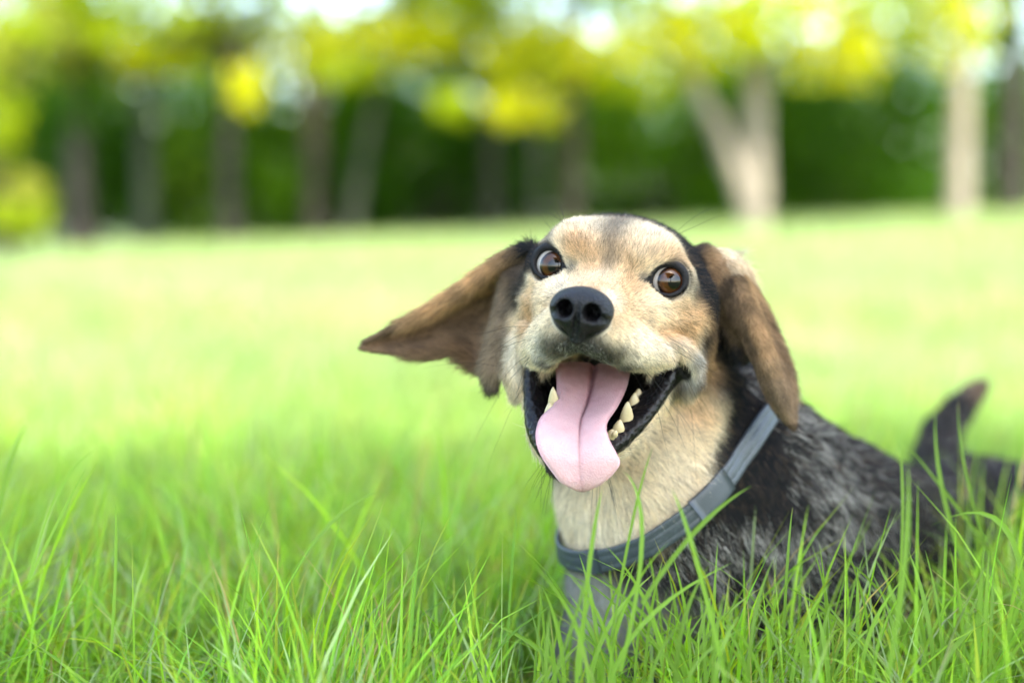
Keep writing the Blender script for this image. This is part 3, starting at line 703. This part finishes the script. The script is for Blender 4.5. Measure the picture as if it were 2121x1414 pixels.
def hair_obj(name, pts, rad, col, mat, parent):
    n, k = pts.shape[:2]; hc = bpy.data.hair_curves.new(name); hc.add_curves([k]*n)
    hc.attributes['position'].data.foreach_set('vector', pts.astype(np.float32).ravel())
    ra = hc.attributes.get('radius') or hc.attributes.new('radius', 'FLOAT', 'POINT')
    ra.data.foreach_set('value', rad.astype(np.float32).ravel())
    ca = hc.attributes.new('hair_tint', 'FLOAT_COLOR', 'CURVE'); ca.data.foreach_set('color', np.concatenate([col, np.ones((n, 1))], 1).astype(np.float32).ravel())
    hc.materials.append(mat); o = bpy.data.objects.new(name, hc); COL.objects.link(o); o.parent = parent; return o
m = NT('fur'); m.t.nodes.remove(m.b); a = m.n('Attribute', attribute_name='hair_tint')
df = m.n('BsdfDiffuse'); tl_ = m.n('BsdfTranslucent'); gl = m.n('BsdfHair', component='Reflection'); gl.inputs['Color'].default_value = (.9, .92, 1, 1); gl.inputs['RoughnessU'].default_value = .25; gl.inputs['RoughnessV'].default_value = .6
m.l(a.outputs['Color'], df.inputs[0]); m.l(a.outputs['Color'], tl_.inputs[0]); x1 = m.n('MixShader'); x1.inputs[0].default_value = .38; m.l(df.outputs[0], x1.inputs[1]); m.l(tl_.outputs[0], x1.inputs[2])
x2 = m.n('MixShader'); x2.inputs[0].default_value = .018; m.l(x1.outputs[0], x2.inputs[1]); m.l(gl.outputs[0], x2.inputs[2]); m.l(x2.outputs[0], m.out.inputs['Surface']); M_FUR = m.m
taper = np.array([1., .95, .7, .15]); fur = hair_obj('fur', WD(pts), (hr[:, None]*taper[None, :])*MM, hc_, M_FUR, dog); fur['kind'] = 'stuff'
# whiskers and stray guard hairs
wk = []
for (u, v, Y, d, ln, nn) in ((1330, 730, .88, (.75, -.1, -.75), 46, 9), (1350, 705, .885, (.8, -.1, -.55), 38, 5), (1110, 740, .885, (-.5, -.2, -.6), 34, 7), (1120, 700, .89, (-.9, -.2, .1), 40, 3), (1135, 962, .893, (-.35, -.2, -.9), 26, 12),
                             (1240, 960, .89, (.2, -.2, -1), 40, 8), (1420, 830, .925, (.15, -.4, -1), 55, 3), (1075, 800, .92, (-.5, -.3, -.8), 60, 2), (1155, 468, .91, (-.35, .2, .9), 24, 4), (1400, 470, .915, (.8, .2, .35), 52, 2), (1170, 462, .91, (-.8, .1, .6), 48, 1), (1060, 765, .93, (-1, -.1, -.15), 55, 1)):
    for _ in range(nn):
        p0 = L(u+random.uniform(-22, 22), v+random.uniform(-14, 14), Y); d0 = nrm(HR.T @ (nrm(d)+np.random.default_rng(len(wk)).normal(0, .22, 3))); l0 = ln*random.uniform(.6, 1.15); sag = HR.T @ np.array([0, 0, -1.])
        j = np.argmin(((V-p0)**2).sum(1)); p0 = V[j]
        wk.append([p0+d0*l0*t+sag*l0*.28*t*t*random.uniform(.6, 1.1) for t in np.linspace(0, 1, 6)])
wk = np.array(wk); hair_obj('whisker', WD(wk), np.broadcast_to(np.array([.11, .10, .09, .075, .055, .02])[None, :]*MM, wk.shape[:2]), np.full((len(wk), 3), .02), M_FUR, dog)

# ================================================================== THE LAWN
m = NT('soil under the grass'); nz = m.n('TexNoise', i_Scale=9., i_Detail=6.); r = m.ramp([(.3, (.04, .07, .012)), (.7, (.09, .15, .024))]); m.l(nz.outputs['Fac'], r.inputs[0]); m.l(r.outputs[0], m.b.inputs['Base Color']); m.b.inputs['Roughness'].default_value = .95
gx = np.concatenate([np.linspace(-90, -12, 14)[:-1], np.linspace(-12, 12, 61), np.linspace(12, 90, 14)[1:]]); gy = np.concatenate([np.linspace(-60, -4, 10)[:-1], np.linspace(-4, 24, 71), np.linspace(24, 150, 14)[1:]])
GX, GY = np.meshgrid(gx, gy); GV = np.stack([GX, GY, ground(GX, GY)], -1).reshape(-1, 3); nxg = len(gx)
GF = np.array([(j*nxg+i, j*nxg+i+1, (j+1)*nxg+i+1, (j+1)*nxg+i) for j in range(len(gy)-1) for i in range(nxg-1)])
lawn = mesh_obj('lawn', GV, GF, [m.m]); tag(lawn, kind='structure')

bw = W(V); low = bw[(bw[:, 2] < .10) & (bw[:, 1] > .95)]; OCC = set(map(tuple, np.floor(low[:, :2]/.02).astype(int)))
def blades(n_per_m2, y0, y1, hmean, hvar, width, seg, fold, xpad=.22, seed=1, lay=.45):
    r = np.random.default_rng(seed); area = 0.5*(y1-y0)*((.74*y0+2*xpad)+(.74*y1+2*xpad)); n = int(area*n_per_m2)
    y = np.sqrt(r.random(n)*(y1*y1-y0*y0)+y0*y0); x = (r.random(n)*2-1)*(.37*y+xpad)
    # tufts
    tx, ty = x+.03*np.sin(x*23+y*7), y+.03*np.sin(y*19-x*11); x, y = tx, ty
    ok = np.array([(int(math.floor(a/.02)), int(math.floor(b/.02))) not in OCC for a, b in zip(x, y)]); x, y = x[ok], y[ok]; n = len(x)
    tuft = .5+.5*np.sin(x*9.1+2*np.sin(y*6.3))*np.sin(y*8.3+1.7*np.sin(x*5.1))
    h = hmean*(1+hvar*r.standard_normal(n)*.6)*(.72+.5*tuft); h = np.clip(h, hmean*.3, hmean*1.9)
    az = 2*math.pi*r.random(n); az = np.where(r.random(n) < .45, .5+1.1*np.sin(x*3+y*2)+.6*r.standard_normal(n), az)
    lean = np.clip(lay*(.25+r.random(n)*1.2+.9*(r.random(n) < .12)), 0, 1.5)
    wd = width*(.6+.8*r.random(n)); wa = az+math.pi/2+.7*r.standard_normal(n)
    t = np.linspace(0, 1, seg+1); P = np.zeros((n, seg+1, 3)); ang = lean[:, None]*(.12+.88*t[None, :]**1.25)*1.35
    dl = h[:, None]*1.12/seg; st = np.cumsum(np.concatenate([np.zeros((n, 1)), np.sin(ang[:, 1:])*dl], 1), 1); zz = np.cumsum(np.concatenate([np.zeros((n, 1)), np.cos(ang[:, 1:])*dl], 1), 1)
    P[..., 0] = x[:, None]+st*np.cos(az)[:, None]; P[..., 1] = y[:, None]+st*np.sin(az)[:, None]; P[..., 2] = ground(x, y)[:, None]+zz-.004
    wp = np.where(t < .75, 1-.25*t/.75, .75*(1-t)/.25)**.9; wp[-1] = .02
    side = np.stack([np.cos(wa), np.sin(wa), np.zeros(n)], 1)[:, None, :]*(wd[:, None]*wp[None, :]*.5)[..., None]
    kind = r.random(n); g = r.random(n)
    col = np.stack([.155+.13*g, .36+.12*g, .025+.025*r.random(n)], 1)
    col[kind < .20] = np.array([.26, .36, .16])*(.8+.5*r.random((kind < .20).sum()))[:, None]
    col[kind > .80] = np.array([.26, .34, .025])*(.8+.4*r.random((kind > .80).sum()))[:, None]
    dry = kind > .965; col[dry] = np.array([.40, .30, .13])*(.6+.6*r.random(dry.sum()))[:, None]
    col = col*np.clip(.58+.8*r.random((n, 1)), .5, 1.38)
    yb = np.clip((y-1.5)/1.3, 0, 1)[:, None]; col = col*(1-.85*yb)+np.array([.25, .345, .175])*(.8+.4*r.random((n, 1)))*.85*yb  # sunlit, overexposed pallor of the far lawn painted into the blade colour
    return P, side, col, fold, wd
def blade_mesh(sets):
    Vs, Fs, Cs = [], [], []; off = 0
    for P, side, col, fold, wd in sets:
        n, k = P.shape[:2]
        if fold:
            nrmv = np.cross(side[:, 0, :], P[:, 1]-P[:, 0]); nrmv /= np.maximum(np.linalg.norm(nrmv, axis=1, keepdims=True), 1e-9)
            mid = P+nrmv[:, None, :]*(np.linalg.norm(side, axis=2)*.45)[..., None]; vv = np.stack([P-side, mid, P+side], 2); c = 3
        else: vv = np.stack([P-side, P+side], 2); c = 2
        i = np.arange(n)[:, None, None]; j = np.arange(k-1)[None, :, None]; q = np.arange(c-1)[None, None, :]
        a = off+(i*k+j)*c+q; f = np.stack([a, a+1, a+c+1, a+c], -1).reshape(-1, 4)
        tt = np.linspace(0, 1, k)[None, :, None, None]; cc_ = np.broadcast_to(col[:, None, None, :], vv.shape)*(1+0*tt)
        tip = (tt > .93)*(np.random.default_rng(3).random((n, 1, 1, 1)) < .25); cc_ = np.where(tip, cc_*.4+np.array([.30, .22, .09]), cc_)
        Vs.append(vv.reshape(-1, 3)); Fs.append(f); Cs.append(cc_.reshape(-1, 3)); off += n*k*c
    return np.concatenate(Vs), np.concatenate(Fs), np.concatenate(Cs)
def leaf_material(name, trans=.45, rough=.45, warm=(1.15, 1.1, .5), spec=.5):
    m = NT(name); a = m.n('Attribute', attribute_name='tint'); m.l(a.outputs['Color'], m.b.inputs['Base Color']); m.b.inputs['Roughness'].default_value = rough; m.b.inputs['Specular IOR Level'].default_value = spec
    tr = m.n('BsdfTranslucent'); mu = m.n('Mix', data_type='RGBA', blend_type='MULTIPLY'); mu.inputs[0].default_value = 1.; m.l(a.outputs['Color'], mu.inputs[6]); mu.inputs[7].default_value = (*warm, 1)
    m.l(mu.outputs[2], tr.inputs['Color']); mx = m.n('MixShader'); mx.inputs[0].default_value = trans; m.l(m.b.outputs[0], mx.inputs[1]); m.l(tr.outputs[0], mx.inputs[2]); m.l(mx.outputs[0], m.out.inputs['Surface']); return m.m
M_GRASS = leaf_material('grass blade', .48, .42, (1.5, 1.35, .6), .22)
HB = []                                                  # a few tall blades that rise in front of the dog: foot, bend, tip
def hero(foot, mid, tip, w): HB.append((at(*foot), at(*mid), at(*tip), w))
hero((1200, 1400, .80), (1222, 1160, .80), (1248, 1010, .80), .0042); hero((1285, 1390, .80), (1330, 1110, .80), (1290, 973, .815), .0042); hero((1265, 1330, .82), (1310, 1080, .82), (1352, 925, .82), .0028)
hero((1330, 1250, .80), (1440, 1100, .80), (1556, 1006, .80), .0045); hero((1620, 1400, .86), (1630, 1180, .86), (1642, 1050, .87), .003); hero((1860, 1300, .95), (1870, 1050, .95), (1860, 905, .97), .0035)
hero((2050, 1300, .98), (1960, 1050, .98), (1938, 850, 1.0), .005); hero((2100, 1300, .98), (2010, 1020, .98), (1985, 830, 1.0), .0035); hero((2130, 1250, .98), (1990, 1060, .98), (1870, 910, 1.0), .004)
hero((1500, 1400, .78), (1440, 1150, .78), (1390, 1010, .79), .004); hero((1840, 1400, .74), (1875, 1150, .74), (1880, 960, .75), .005); hero((1150, 1390, .78), (1200, 1250, .78), (1206, 1195, .78), .003)
hero((-30, 1250, .75), (10, 1000, .75), (56, 880, .75), .0045); hero((60, 1200, .80), (120, 1020, .80), (200, 930, .80), .003); hero((60, 1200, .84), (130, 1060, .84), (178, 970, .84), .003)
hero((230, 1350, .88), (240, 1150, .88), (237, 1035, .88), .0035); hero((560, 1300, .92), (660, 1110, .92), (790, 1015, .94), .0045); hero((500, 1300, .90), (520, 1160, .90), (562, 1040, .90), .003)
hero((2121, 1330, .90), (2080, 1090, .90), (1925, 1090, .92), .006)
rh = np.random.default_rng(21)
for i in range(110):                                     # grass standing close in front of the dog
    u0 = 1120+rh.random()*1000; Y0 = .78+.11*rh.random()+.05*(u0 > 1700); le = rh.standard_normal()*55; tp = 1120+190*rh.random()+60*(u0 < 1180)
    hero((u0, 1450, Y0), (u0+le*.4, .45*1450+.55*tp, Y0), (u0+le*(1.2+rh.random()), tp, Y0+.02*rh.standard_normal()), .0025+.0025*rh.random())
t = np.linspace(0, 1, 11)[:, None]
hP = np.array([(1-t)**2*a+2*t*(1-t)*(2*b-.5*a-.5*c)+t*t*c for a, b, c, w in HB]); hw = np.array([w*.6 for *_, w in HB])
hs = np.cross(hP[:, -1]-hP[:, 0], [0.25, 1, 0]); hs /= np.linalg.norm(hs, axis=1, keepdims=True)
wp = np.where(t[:, 0] < .6, 1., (1-t[:, 0])/.4)**.8; wp[-1] = .03
hcol = np.array([[.17, .30, .05]])*np.random.default_rng(5).uniform(.8, 1.3, (len(HB), 1))
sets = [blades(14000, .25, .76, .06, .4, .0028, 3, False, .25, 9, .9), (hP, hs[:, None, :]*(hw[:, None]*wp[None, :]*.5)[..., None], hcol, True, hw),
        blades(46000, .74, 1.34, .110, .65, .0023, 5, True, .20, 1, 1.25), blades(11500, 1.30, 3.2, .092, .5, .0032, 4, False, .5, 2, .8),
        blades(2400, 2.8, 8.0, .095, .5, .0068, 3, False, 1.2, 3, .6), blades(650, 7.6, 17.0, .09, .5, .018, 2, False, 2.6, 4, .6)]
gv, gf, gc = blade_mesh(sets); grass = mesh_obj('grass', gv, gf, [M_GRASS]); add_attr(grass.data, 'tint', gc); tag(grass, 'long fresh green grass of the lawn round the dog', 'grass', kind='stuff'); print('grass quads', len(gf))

# ================================================================== TREES
M_LEAF = leaf_material('tree leaf', .58, .5, (1.6, 1.35, .35), .08)
def bark_material(name, c0, c1, sc):
    m = NT(name); tc = m.n('TexCoord'); mp = m.n('Mapping'); mp.inputs['Scale'].default_value = (sc, sc, sc*.25); m.l(tc.outputs['Object'], mp.inputs[0]); nz = m.n('TexNoise', i_Scale=3., i_Detail=8., i_Roughness=.65); m.l(mp.outputs[0], nz.inputs['Vector'])
    r = m.ramp([(.3, c0), (.7, c1)]); m.l(nz.outputs['Fac'], r.inputs[0]); m.l(r.outputs[0], m.b.inputs['Base Color']); bp = m.n('Bump', i_Strength=.7, i_Distance=.03); m.l(nz.outputs['Fac'], bp.inputs['Height']); m.l(bp.outputs[0], m.b.inputs['Normal']); m.b.inputs['Roughness'].default_value = .9; return m.m
BARK = dict(pale=bark_material('pale bark', (.12, .10, .08), (.26, .225, .18), 4), brown=bark_material('brown bark', (.020, .015, .011), (.055, .041, .030), 4), dark=bark_material('dark bark', (.010, .008, .006), (.026, .021, .016), 4), grey=bark_material('grey bark', (.018, .022, .014), (.046, .052, .036), 4))
def leaf_cloud(cen, rad, n, size, col, seed, cvar=.3, shell=.45):
    """n folded leaves spread through a lumpy ellipsoid"""
    r = np.random.default_rng(seed); d = r.standard_normal((n, 3)); d /= np.linalg.norm(d, axis=1, keepdims=True)
    lump = 1+.22*np.sin(d[:, 0]*5+seed)*np.sin(d[:, 1]*4+2*seed)+.15*np.sin(d[:, 2]*7+seed); rr = (shell+(1-shell)*r.random(n))**.8*lump
    p = np.asarray(cen)+d*rr[:, None]*np.asarray(rad); a = r.standard_normal((n, 3)); a[:, 2] -= .3; a /= np.linalg.norm(a, axis=1, keepdims=True); b = np.cross(a, r.standard_normal((n, 3))); b /= np.linalg.norm(b, axis=1, keepdims=True); c = np.cross(a, b)
    s = size*(.6+.8*r.random(n))[:, None]; v = np.stack([p-a*s*.5, p+b*s*.32+c*s*.1, p+a*s*.5, p-b*s*.32+c*s*.1], 1)
    cl = np.asarray(col)*(1+cvar*(r.random((n, 1))*2-1)*np.array([1.2, 1, .8])); return v, np.repeat(np.clip(cl, .005, 1)[:, None, :], 4, 1)
def leaf_obj(name, clouds, parent):
    v = np.concatenate([c[0] for c in clouds]).reshape(-1, 3); c = np.concatenate([c[1] for c in clouds]).reshape(-1, 3); n = len(v)//4; i = np.arange(n)*4
    f = np.concatenate([np.stack([i, i+1, i+2], 1), np.stack([i, i+2, i+3], 1)]); o = mesh_obj(name, v, f, [M_LEAF], parent, False); add_attr(o.data, 'tint', c); return o
def tube(paths, n=14, seed=0):
    vs, fs = [], []; r = np.random.default_rng(seed)
    for pts, rs in paths:
        k = max(6, 3*len(pts)); P = catmull(pts, k); R = np.interp(np.linspace(0, 1, k), np.linspace(0, 1, len(rs)), rs); T = np.gradient(P, axis=0); o = len(vs)
        for i in range(k):
            t = nrm(T[i]); e1 = nrm(np.cross(t, [.3, 1, .1])); e2 = np.cross(t, e1)
            for j in range(n):
                q = 2*math.pi*j/n; vs.append(P[i]+(e1*math.cos(q)+e2*math.sin(q))*R[i]*(1+.07*math.sin(3*q+i*.4)+.04*r.standard_normal()))
        for i in range(k-1):
            for j in range(n): fs.append((o+i*n+j, o+i*n+(j+1) % n, o+(i+1)*n+(j+1) % n, o+(i+1)*n+j))
        fs.append(tuple(o+(k-1)*n+j for j in range(n)))
    return np.array(vs), fs
SPRING, DEEP, MIDG, YEL, OLIVE = (.27, .37, .016), (.035, .10, .006), (.075, .17, .010), (.43, .47, .018), (.22, .25, .05)  # YEL and SPRING brightened so the clumps look sunlit
def tree(label, base_u, Y, width, bark, lean=0., height=8., limbs=(), crowns=(), seed=0, name='tree', group=None):
    """base_u: bearing of the trunk's foot; width in metres; crowns: (u, v, Y, rx, ry, rz, n, colour)"""
    b = at(base_u, 450, Y); bx, by = b[0], b[1]; bz = float(ground(bx, by))-.05; t = bpy.data.objects.new(name, None); COL.objects.link(t); t.location = (bx, by, bz); tag(t, label, 'tree', group)
    P = [np.array([0, 0, 0]), np.array([lean*.12*height, 0, height*.15]), np.array([lean*.5*height, .1, height*.5]), np.array([lean*height*.9, .2, height])]
    width *= .62 if bark == 'pale' else .48; paths = [(P, [width*.62, width*.5, width*.36, width*.06])]
    for (z0, dx, dy, dz, w) in limbs: 
        q = np.array([lean*z0, 0, z0]); paths.append(([q, q+np.array([dx*.4, dy*.4, dz*.5]), q+np.array([dx, dy, dz])], [w, w*.8, w*.35]))
    rr = np.random.default_rng(seed)
    cl = []; o = np.array([bx, by, bz])
    for i, c in enumerate(crowns):
        u, v, cy, rx, ry, rz, n, col = c; ce = at(u, v, cy)-o; cl.append(leaf_cloud(ce, (rx, ry, rz), n, .13, col, seed*31+i))
        z0 = min(max(.35*height, ce[2]-1.2), height*.8); q = np.array([lean*z0, 0, z0]); paths.append(([q, (q+ce)/2+np.array([0, 0, .25]), ce], [width*.14, width*.09, width*.03]))
    for i in range(9):                                    # the rest of the crown, above the picture
        a = 2.4*i+seed; h = height*(.55+.05*i); ce = np.array([lean*h+1.35*math.cos(a), 1.2*math.sin(a)+.3, h]); cl.append(leaf_cloud(ce, (1.25, 1.2, .85), 330, .17, SPRING, seed*57+i))
        q = np.array([lean*h*.8, 0, h*.8]); paths.append(([q, (q+ce)/2, ce], [width*.13, width*.08, width*.02]))
    for i in range(2):                                    # outer boughs added to shade the trunk
        a = .9*(i-2)+.3*math.sin(seed*3+i); h = 2.5+.55*i; ce = np.array([1.5*math.sin(a)+.5, -1.7*math.cos(a)-.5, h]); cl.append(leaf_cloud(ce, (.95, .8, .45), 230, .17, SPRING, seed*91+i)); q = np.array([lean*h*.8, 0, h*.8]); paths.append(([q, (q+ce)/2, ce], [width*.11, width*.07, width*.02]))
    v, f = tube(paths, 12, seed); mesh_obj('trunk', v, f, [BARK[bark]], t); leaf_obj('crown', cl, t); return t
G = 'trees along the far edge of the lawn'
tree('pale forked trunk with a limb leaning left, brightest of the far trees', 1565, 13.5, .36, 'pale', 0, 8, [(.15, -1.0, .1, 2.0, .10)], [(1450, 60, 13.2, .75, .6, .32, 320, YEL), (1560, 40, 13.0, .6, .6, .36, 300, SPRING), (1690, 70, 13.2, .6, .6, .4, 320, YEL), (1770, 130, 13.3, .35, .4, .22, 120, YEL)], 1, group=G)
tree('straight pale trunk second from the right edge beside a dark one', 1985, 14.0, .34, 'pale', 0, 8, [], [(1850, 50, 13.6, .55, .6, .36, 280, SPRING), (1960, 60, 13.4, .4, .6, .36, 200, YEL)], 2, group=G)
tree('thick dark trunk at the right edge of the picture', 2095, 14.6, .50, 'dark', -.01, 9, [], [(2060, 20, 14.5, .5, .6, .3, 140, MIDG)], 3, group=G)
tree('pinkish brown trunk just above the dog\'s head', 1185, 15.5, .36, 'brown', .02, 8, [], [(1150, 110, 15.0, .9, .7, .36, 420, YEL), (1080, 225, 14.4, .42, .4, .22, 200, YEL), (930, 215, 14.4, .22, .3, .19, 90, SPRING), (1330, 150, 15, .6, .6, .3, 220, SPRING), (1400, 110, 15.2, .5, .6, .3, 180, YEL)], 4, group=G)
tree('slim grey trunk behind the pinkish brown one', 1110, 17.0, .28, 'grey', 0, 8, [], [], 5, group=G)
tree('dark trunk left of the pinkish brown one', 1020, 16.5, .34, 'dark', 0, 8, [], [(960, 130, 16, .7, .6, .35, 260, MIDG)], 6, group=G)
tree('slanting grey trunk leaning to the right', 725, 16.0, .26, 'grey', .20, 7, [], [(840, 85, 15.4, .8, .6, .3, 380, YEL), (720, 145, 15.3, .45, .5, .2, 150, SPRING)], 7, group=G)
tree('brown trunk with a light patch left of the slanting one', 650, 16.4, .38, 'brown', .04, 8, [(1.0, -.15, .0, 1.4, .12)], [(610, 110, 15.6, .6, .6, .32, 280, YEL)], 8, group=G)
tree('dark trunk forking at the top, left of the light-patched one', 475, 15.2, .32, 'dark', 0, 8, [(1.9, -.5, 0, 1.2, .1), (1.7, .5, 0, 1.2, .1)], [(510, 185, 14.4, .2, .3, .22, 90, YEL), (400, 60, 15, .35, .5, .3, 120, OLIVE)], 9, group=G)
tree('grey green trunk near the left of the tree row', 305, 16.0, .38, 'grey', 0, 8, [], [(330, 120, 15.4, .55, .5, .18, 200, YEL), (230, 130, 15.6, .5, .5, .3, 180, OLIVE)], 10, group=G)
tree('broad dark trunk furthest to the left in the row', 165, 15.0, .48, 'dark', 0, 8, [], [(110, 90, 14.6, .5, .5, .4, 220, OLIVE), (160, 180, 14.8, .5, .5, .4, 150, DEEP)], 11, group=G)

def shrub(label, u, Y, w, h, n, col, seed, leaf=.12):
    b = at(u, 450, Y); bx, by = b[0], b[1]; bz = float(ground(bx, by))-.03; t = bpy.data.objects.new('shrub', None); COL.objects.link(t); t.location = (bx, by, bz); tag(t, label, 'shrub', 'shrubs under the far trees')
    r = np.random.default_rng(seed); cl, paths = [], []
    for i in range(7):
        c = np.array([(r.random()-.5)*w, (r.random()-.5)*.9, h*(.08+.72*r.random()**.8)]); cl.append(leaf_cloud(c, (w*.33, .6, h*.3), n//7, leaf, np.array(col)*(.75+.5*r.random()), seed*13+i, .35, .2)); paths.append(([np.zeros(3), c*np.array([.5, .5, .6]), c], [.014, .01, .005]))
    v, f = tube(paths, 7, seed); mesh_obj('stem', v, f, [BARK['brown']], t); leaf_obj('foliage', cl, t)
for i, (lb, u, Y, w, h, n, col) in enumerate((
    ('dark green shrub filling the gap right of the pale forked trunk', 1740, 17.5, 2.6, 2.2, 2600, DEEP), ('green shrub between the pinkish brown trunk and the forked one', 1330, 17.8, 2.4, 2.1, 2400, MIDG), ('dark shrub between the two right-hand trunks', 2060, 18, 2.0, 2.2, 1600, DEEP),
    ('lighter green shrub between grey green and forking dark trunk', 395, 17.2, .8, 1.5, 900, (.09, .17, .015)), ('deep green shrub between slanting trunk and dark trunk', 880, 17.6, 2.0, 1.9, 2000, DEEP), ('mid green shrub behind the slanting trunk', 690, 18.4, 2.2, 2.3, 1800, MIDG), ('low green shrub right of the forking dark trunk', 545, 17.4, .9, 1.2, 800, MIDG), ('darkest shrub behind the broad left trunk', 190, 17.4, 2.0, 2.2, 1800, DEEP))):
    shrub(lb, u, Y, w, h, n, col, 40+i)
def lefty():
    b = at(20, 480, 10.5); t = bpy.data.objects.new('sapling', None); COL.objects.link(t); t.location = (b[0], b[1], float(ground(b[0], b[1]))-.03); tag(t, 'leafy olive green sapling cut off by the left edge', 'tree'); o = np.array(t.location); cl, paths = [], []
    for i, (u, v, rx, rz, n) in enumerate(((40, 450, .22, .16, 190), (60, 390, .16, .14, 110), (0, 240, .2, .28, 200), (10, 110, .22, .25, 200), (60, 60, .18, .16, 120), (-60, 330, .3, .5, 260), (-90, 120, .4, .5, 320), (90, 20, .14, .12, 60))):
        c = at(u, v, 10.4)-o; cl.append(leaf_cloud(c, (rx, .3, rz), n, .075, OLIVE if i % 2 else SPRING, 300+i)); paths.append(([np.array([0, 0, 0.]), np.array([-.1, 0, c[2]*.5]), c], [.04, .025, .008]))
    v, f = tube(paths, 8, 3); mesh_obj('trunk', v, f, [BARK['brown']], t); leaf_obj('crown', cl, t)
lefty()
wl = [leaf_cloud((x, 21.5+1.2*math.sin(x*1.3), .24+1.15+.35*math.sin(x*2.1)), (1.3, .9, 1.6), 1500 if abs(x) < 10 else 800, .17, np.array(DEEP)*(1+.6*math.sin(x*3.7)), 700+i, .4, .2) for i, x in enumerate(np.arange(-22, 22.1, 1.15))]
wl += [leaf_cloud((x, 20.3+.8*math.sin(x*1.9), .55+.15*math.sin(x*2.7)), (1.2, .7, .75), 700, .15, np.array(DEEP)*(1+.4*math.sin(x*2.3)), 2500+i, .4, .1) for i, x in enumerate(np.arange(-13, 13.1, 1.0))]
r = np.random.default_rng(77)
for i in range(160):
    x = -17+34*((i % 60)+.8*r.random())/60; z = 2.6+2.6*r.random() if i < 60 else 1.0+1.8*r.random(); wl.append(leaf_cloud((x, 22.5+2*r.random(), z), (.8, .6, .5), 260, .17, np.array(MIDG if i % 3 else SPRING), 1500+i, .35, .15))
wood = leaf_obj('woodland', wl, None); tag(wood, 'dark wood edge that closes the view behind the trees', 'woodland', kind='stuff')

# unseen tree added behind the viewer; crown laid out to shade the dog
st = bpy.data.objects.new('added_shade_tree', None); COL.objects.link(st); SX, SY = 2.6, -6.6; st.location = (SX, SY, 0); tag(st, 'unseen leafy tree added behind the viewer to shade the dog', 'tree')
cl, paths = [], [([np.zeros(3), np.array([.05, 0, 1.6]), np.array([0, .3, 3.4]), np.array([.2, 0, 6.])], [.34, .26, .2, .06])]; r = np.random.default_rng(12)
for i in range(112):
    gx_, gy_ = (-3.2+6.4*((i*.618034) % 1), 1.4-8.4*((i+.5)/84)) if i < 84 else (-3.3+.5*((i-84) % 14)+.1*r.random(), (1.2, .55)[(i-84)//14]); h = 5.3+1.7*r.random(); c = np.array([gx_, gy_, 0])+np.array(sd)*(h/sd.z)-np.array([SX, SY, 0]); cl.append(leaf_cloud(c, (.9, .8, .55), SHADE_N, .17, MIDG, 900+i, .3, .1))
    if i % 2 == 0: paths.append(([np.array([0, .2, 3.0+.02*i]), c*.5+np.array([0, 0, 1.9]), c], [.08, .05, .015]))
v, f = tube(paths, 10, 8); mesh_obj('trunk', v, f, [BARK['brown']], st); leaf_obj('crown', cl, st)
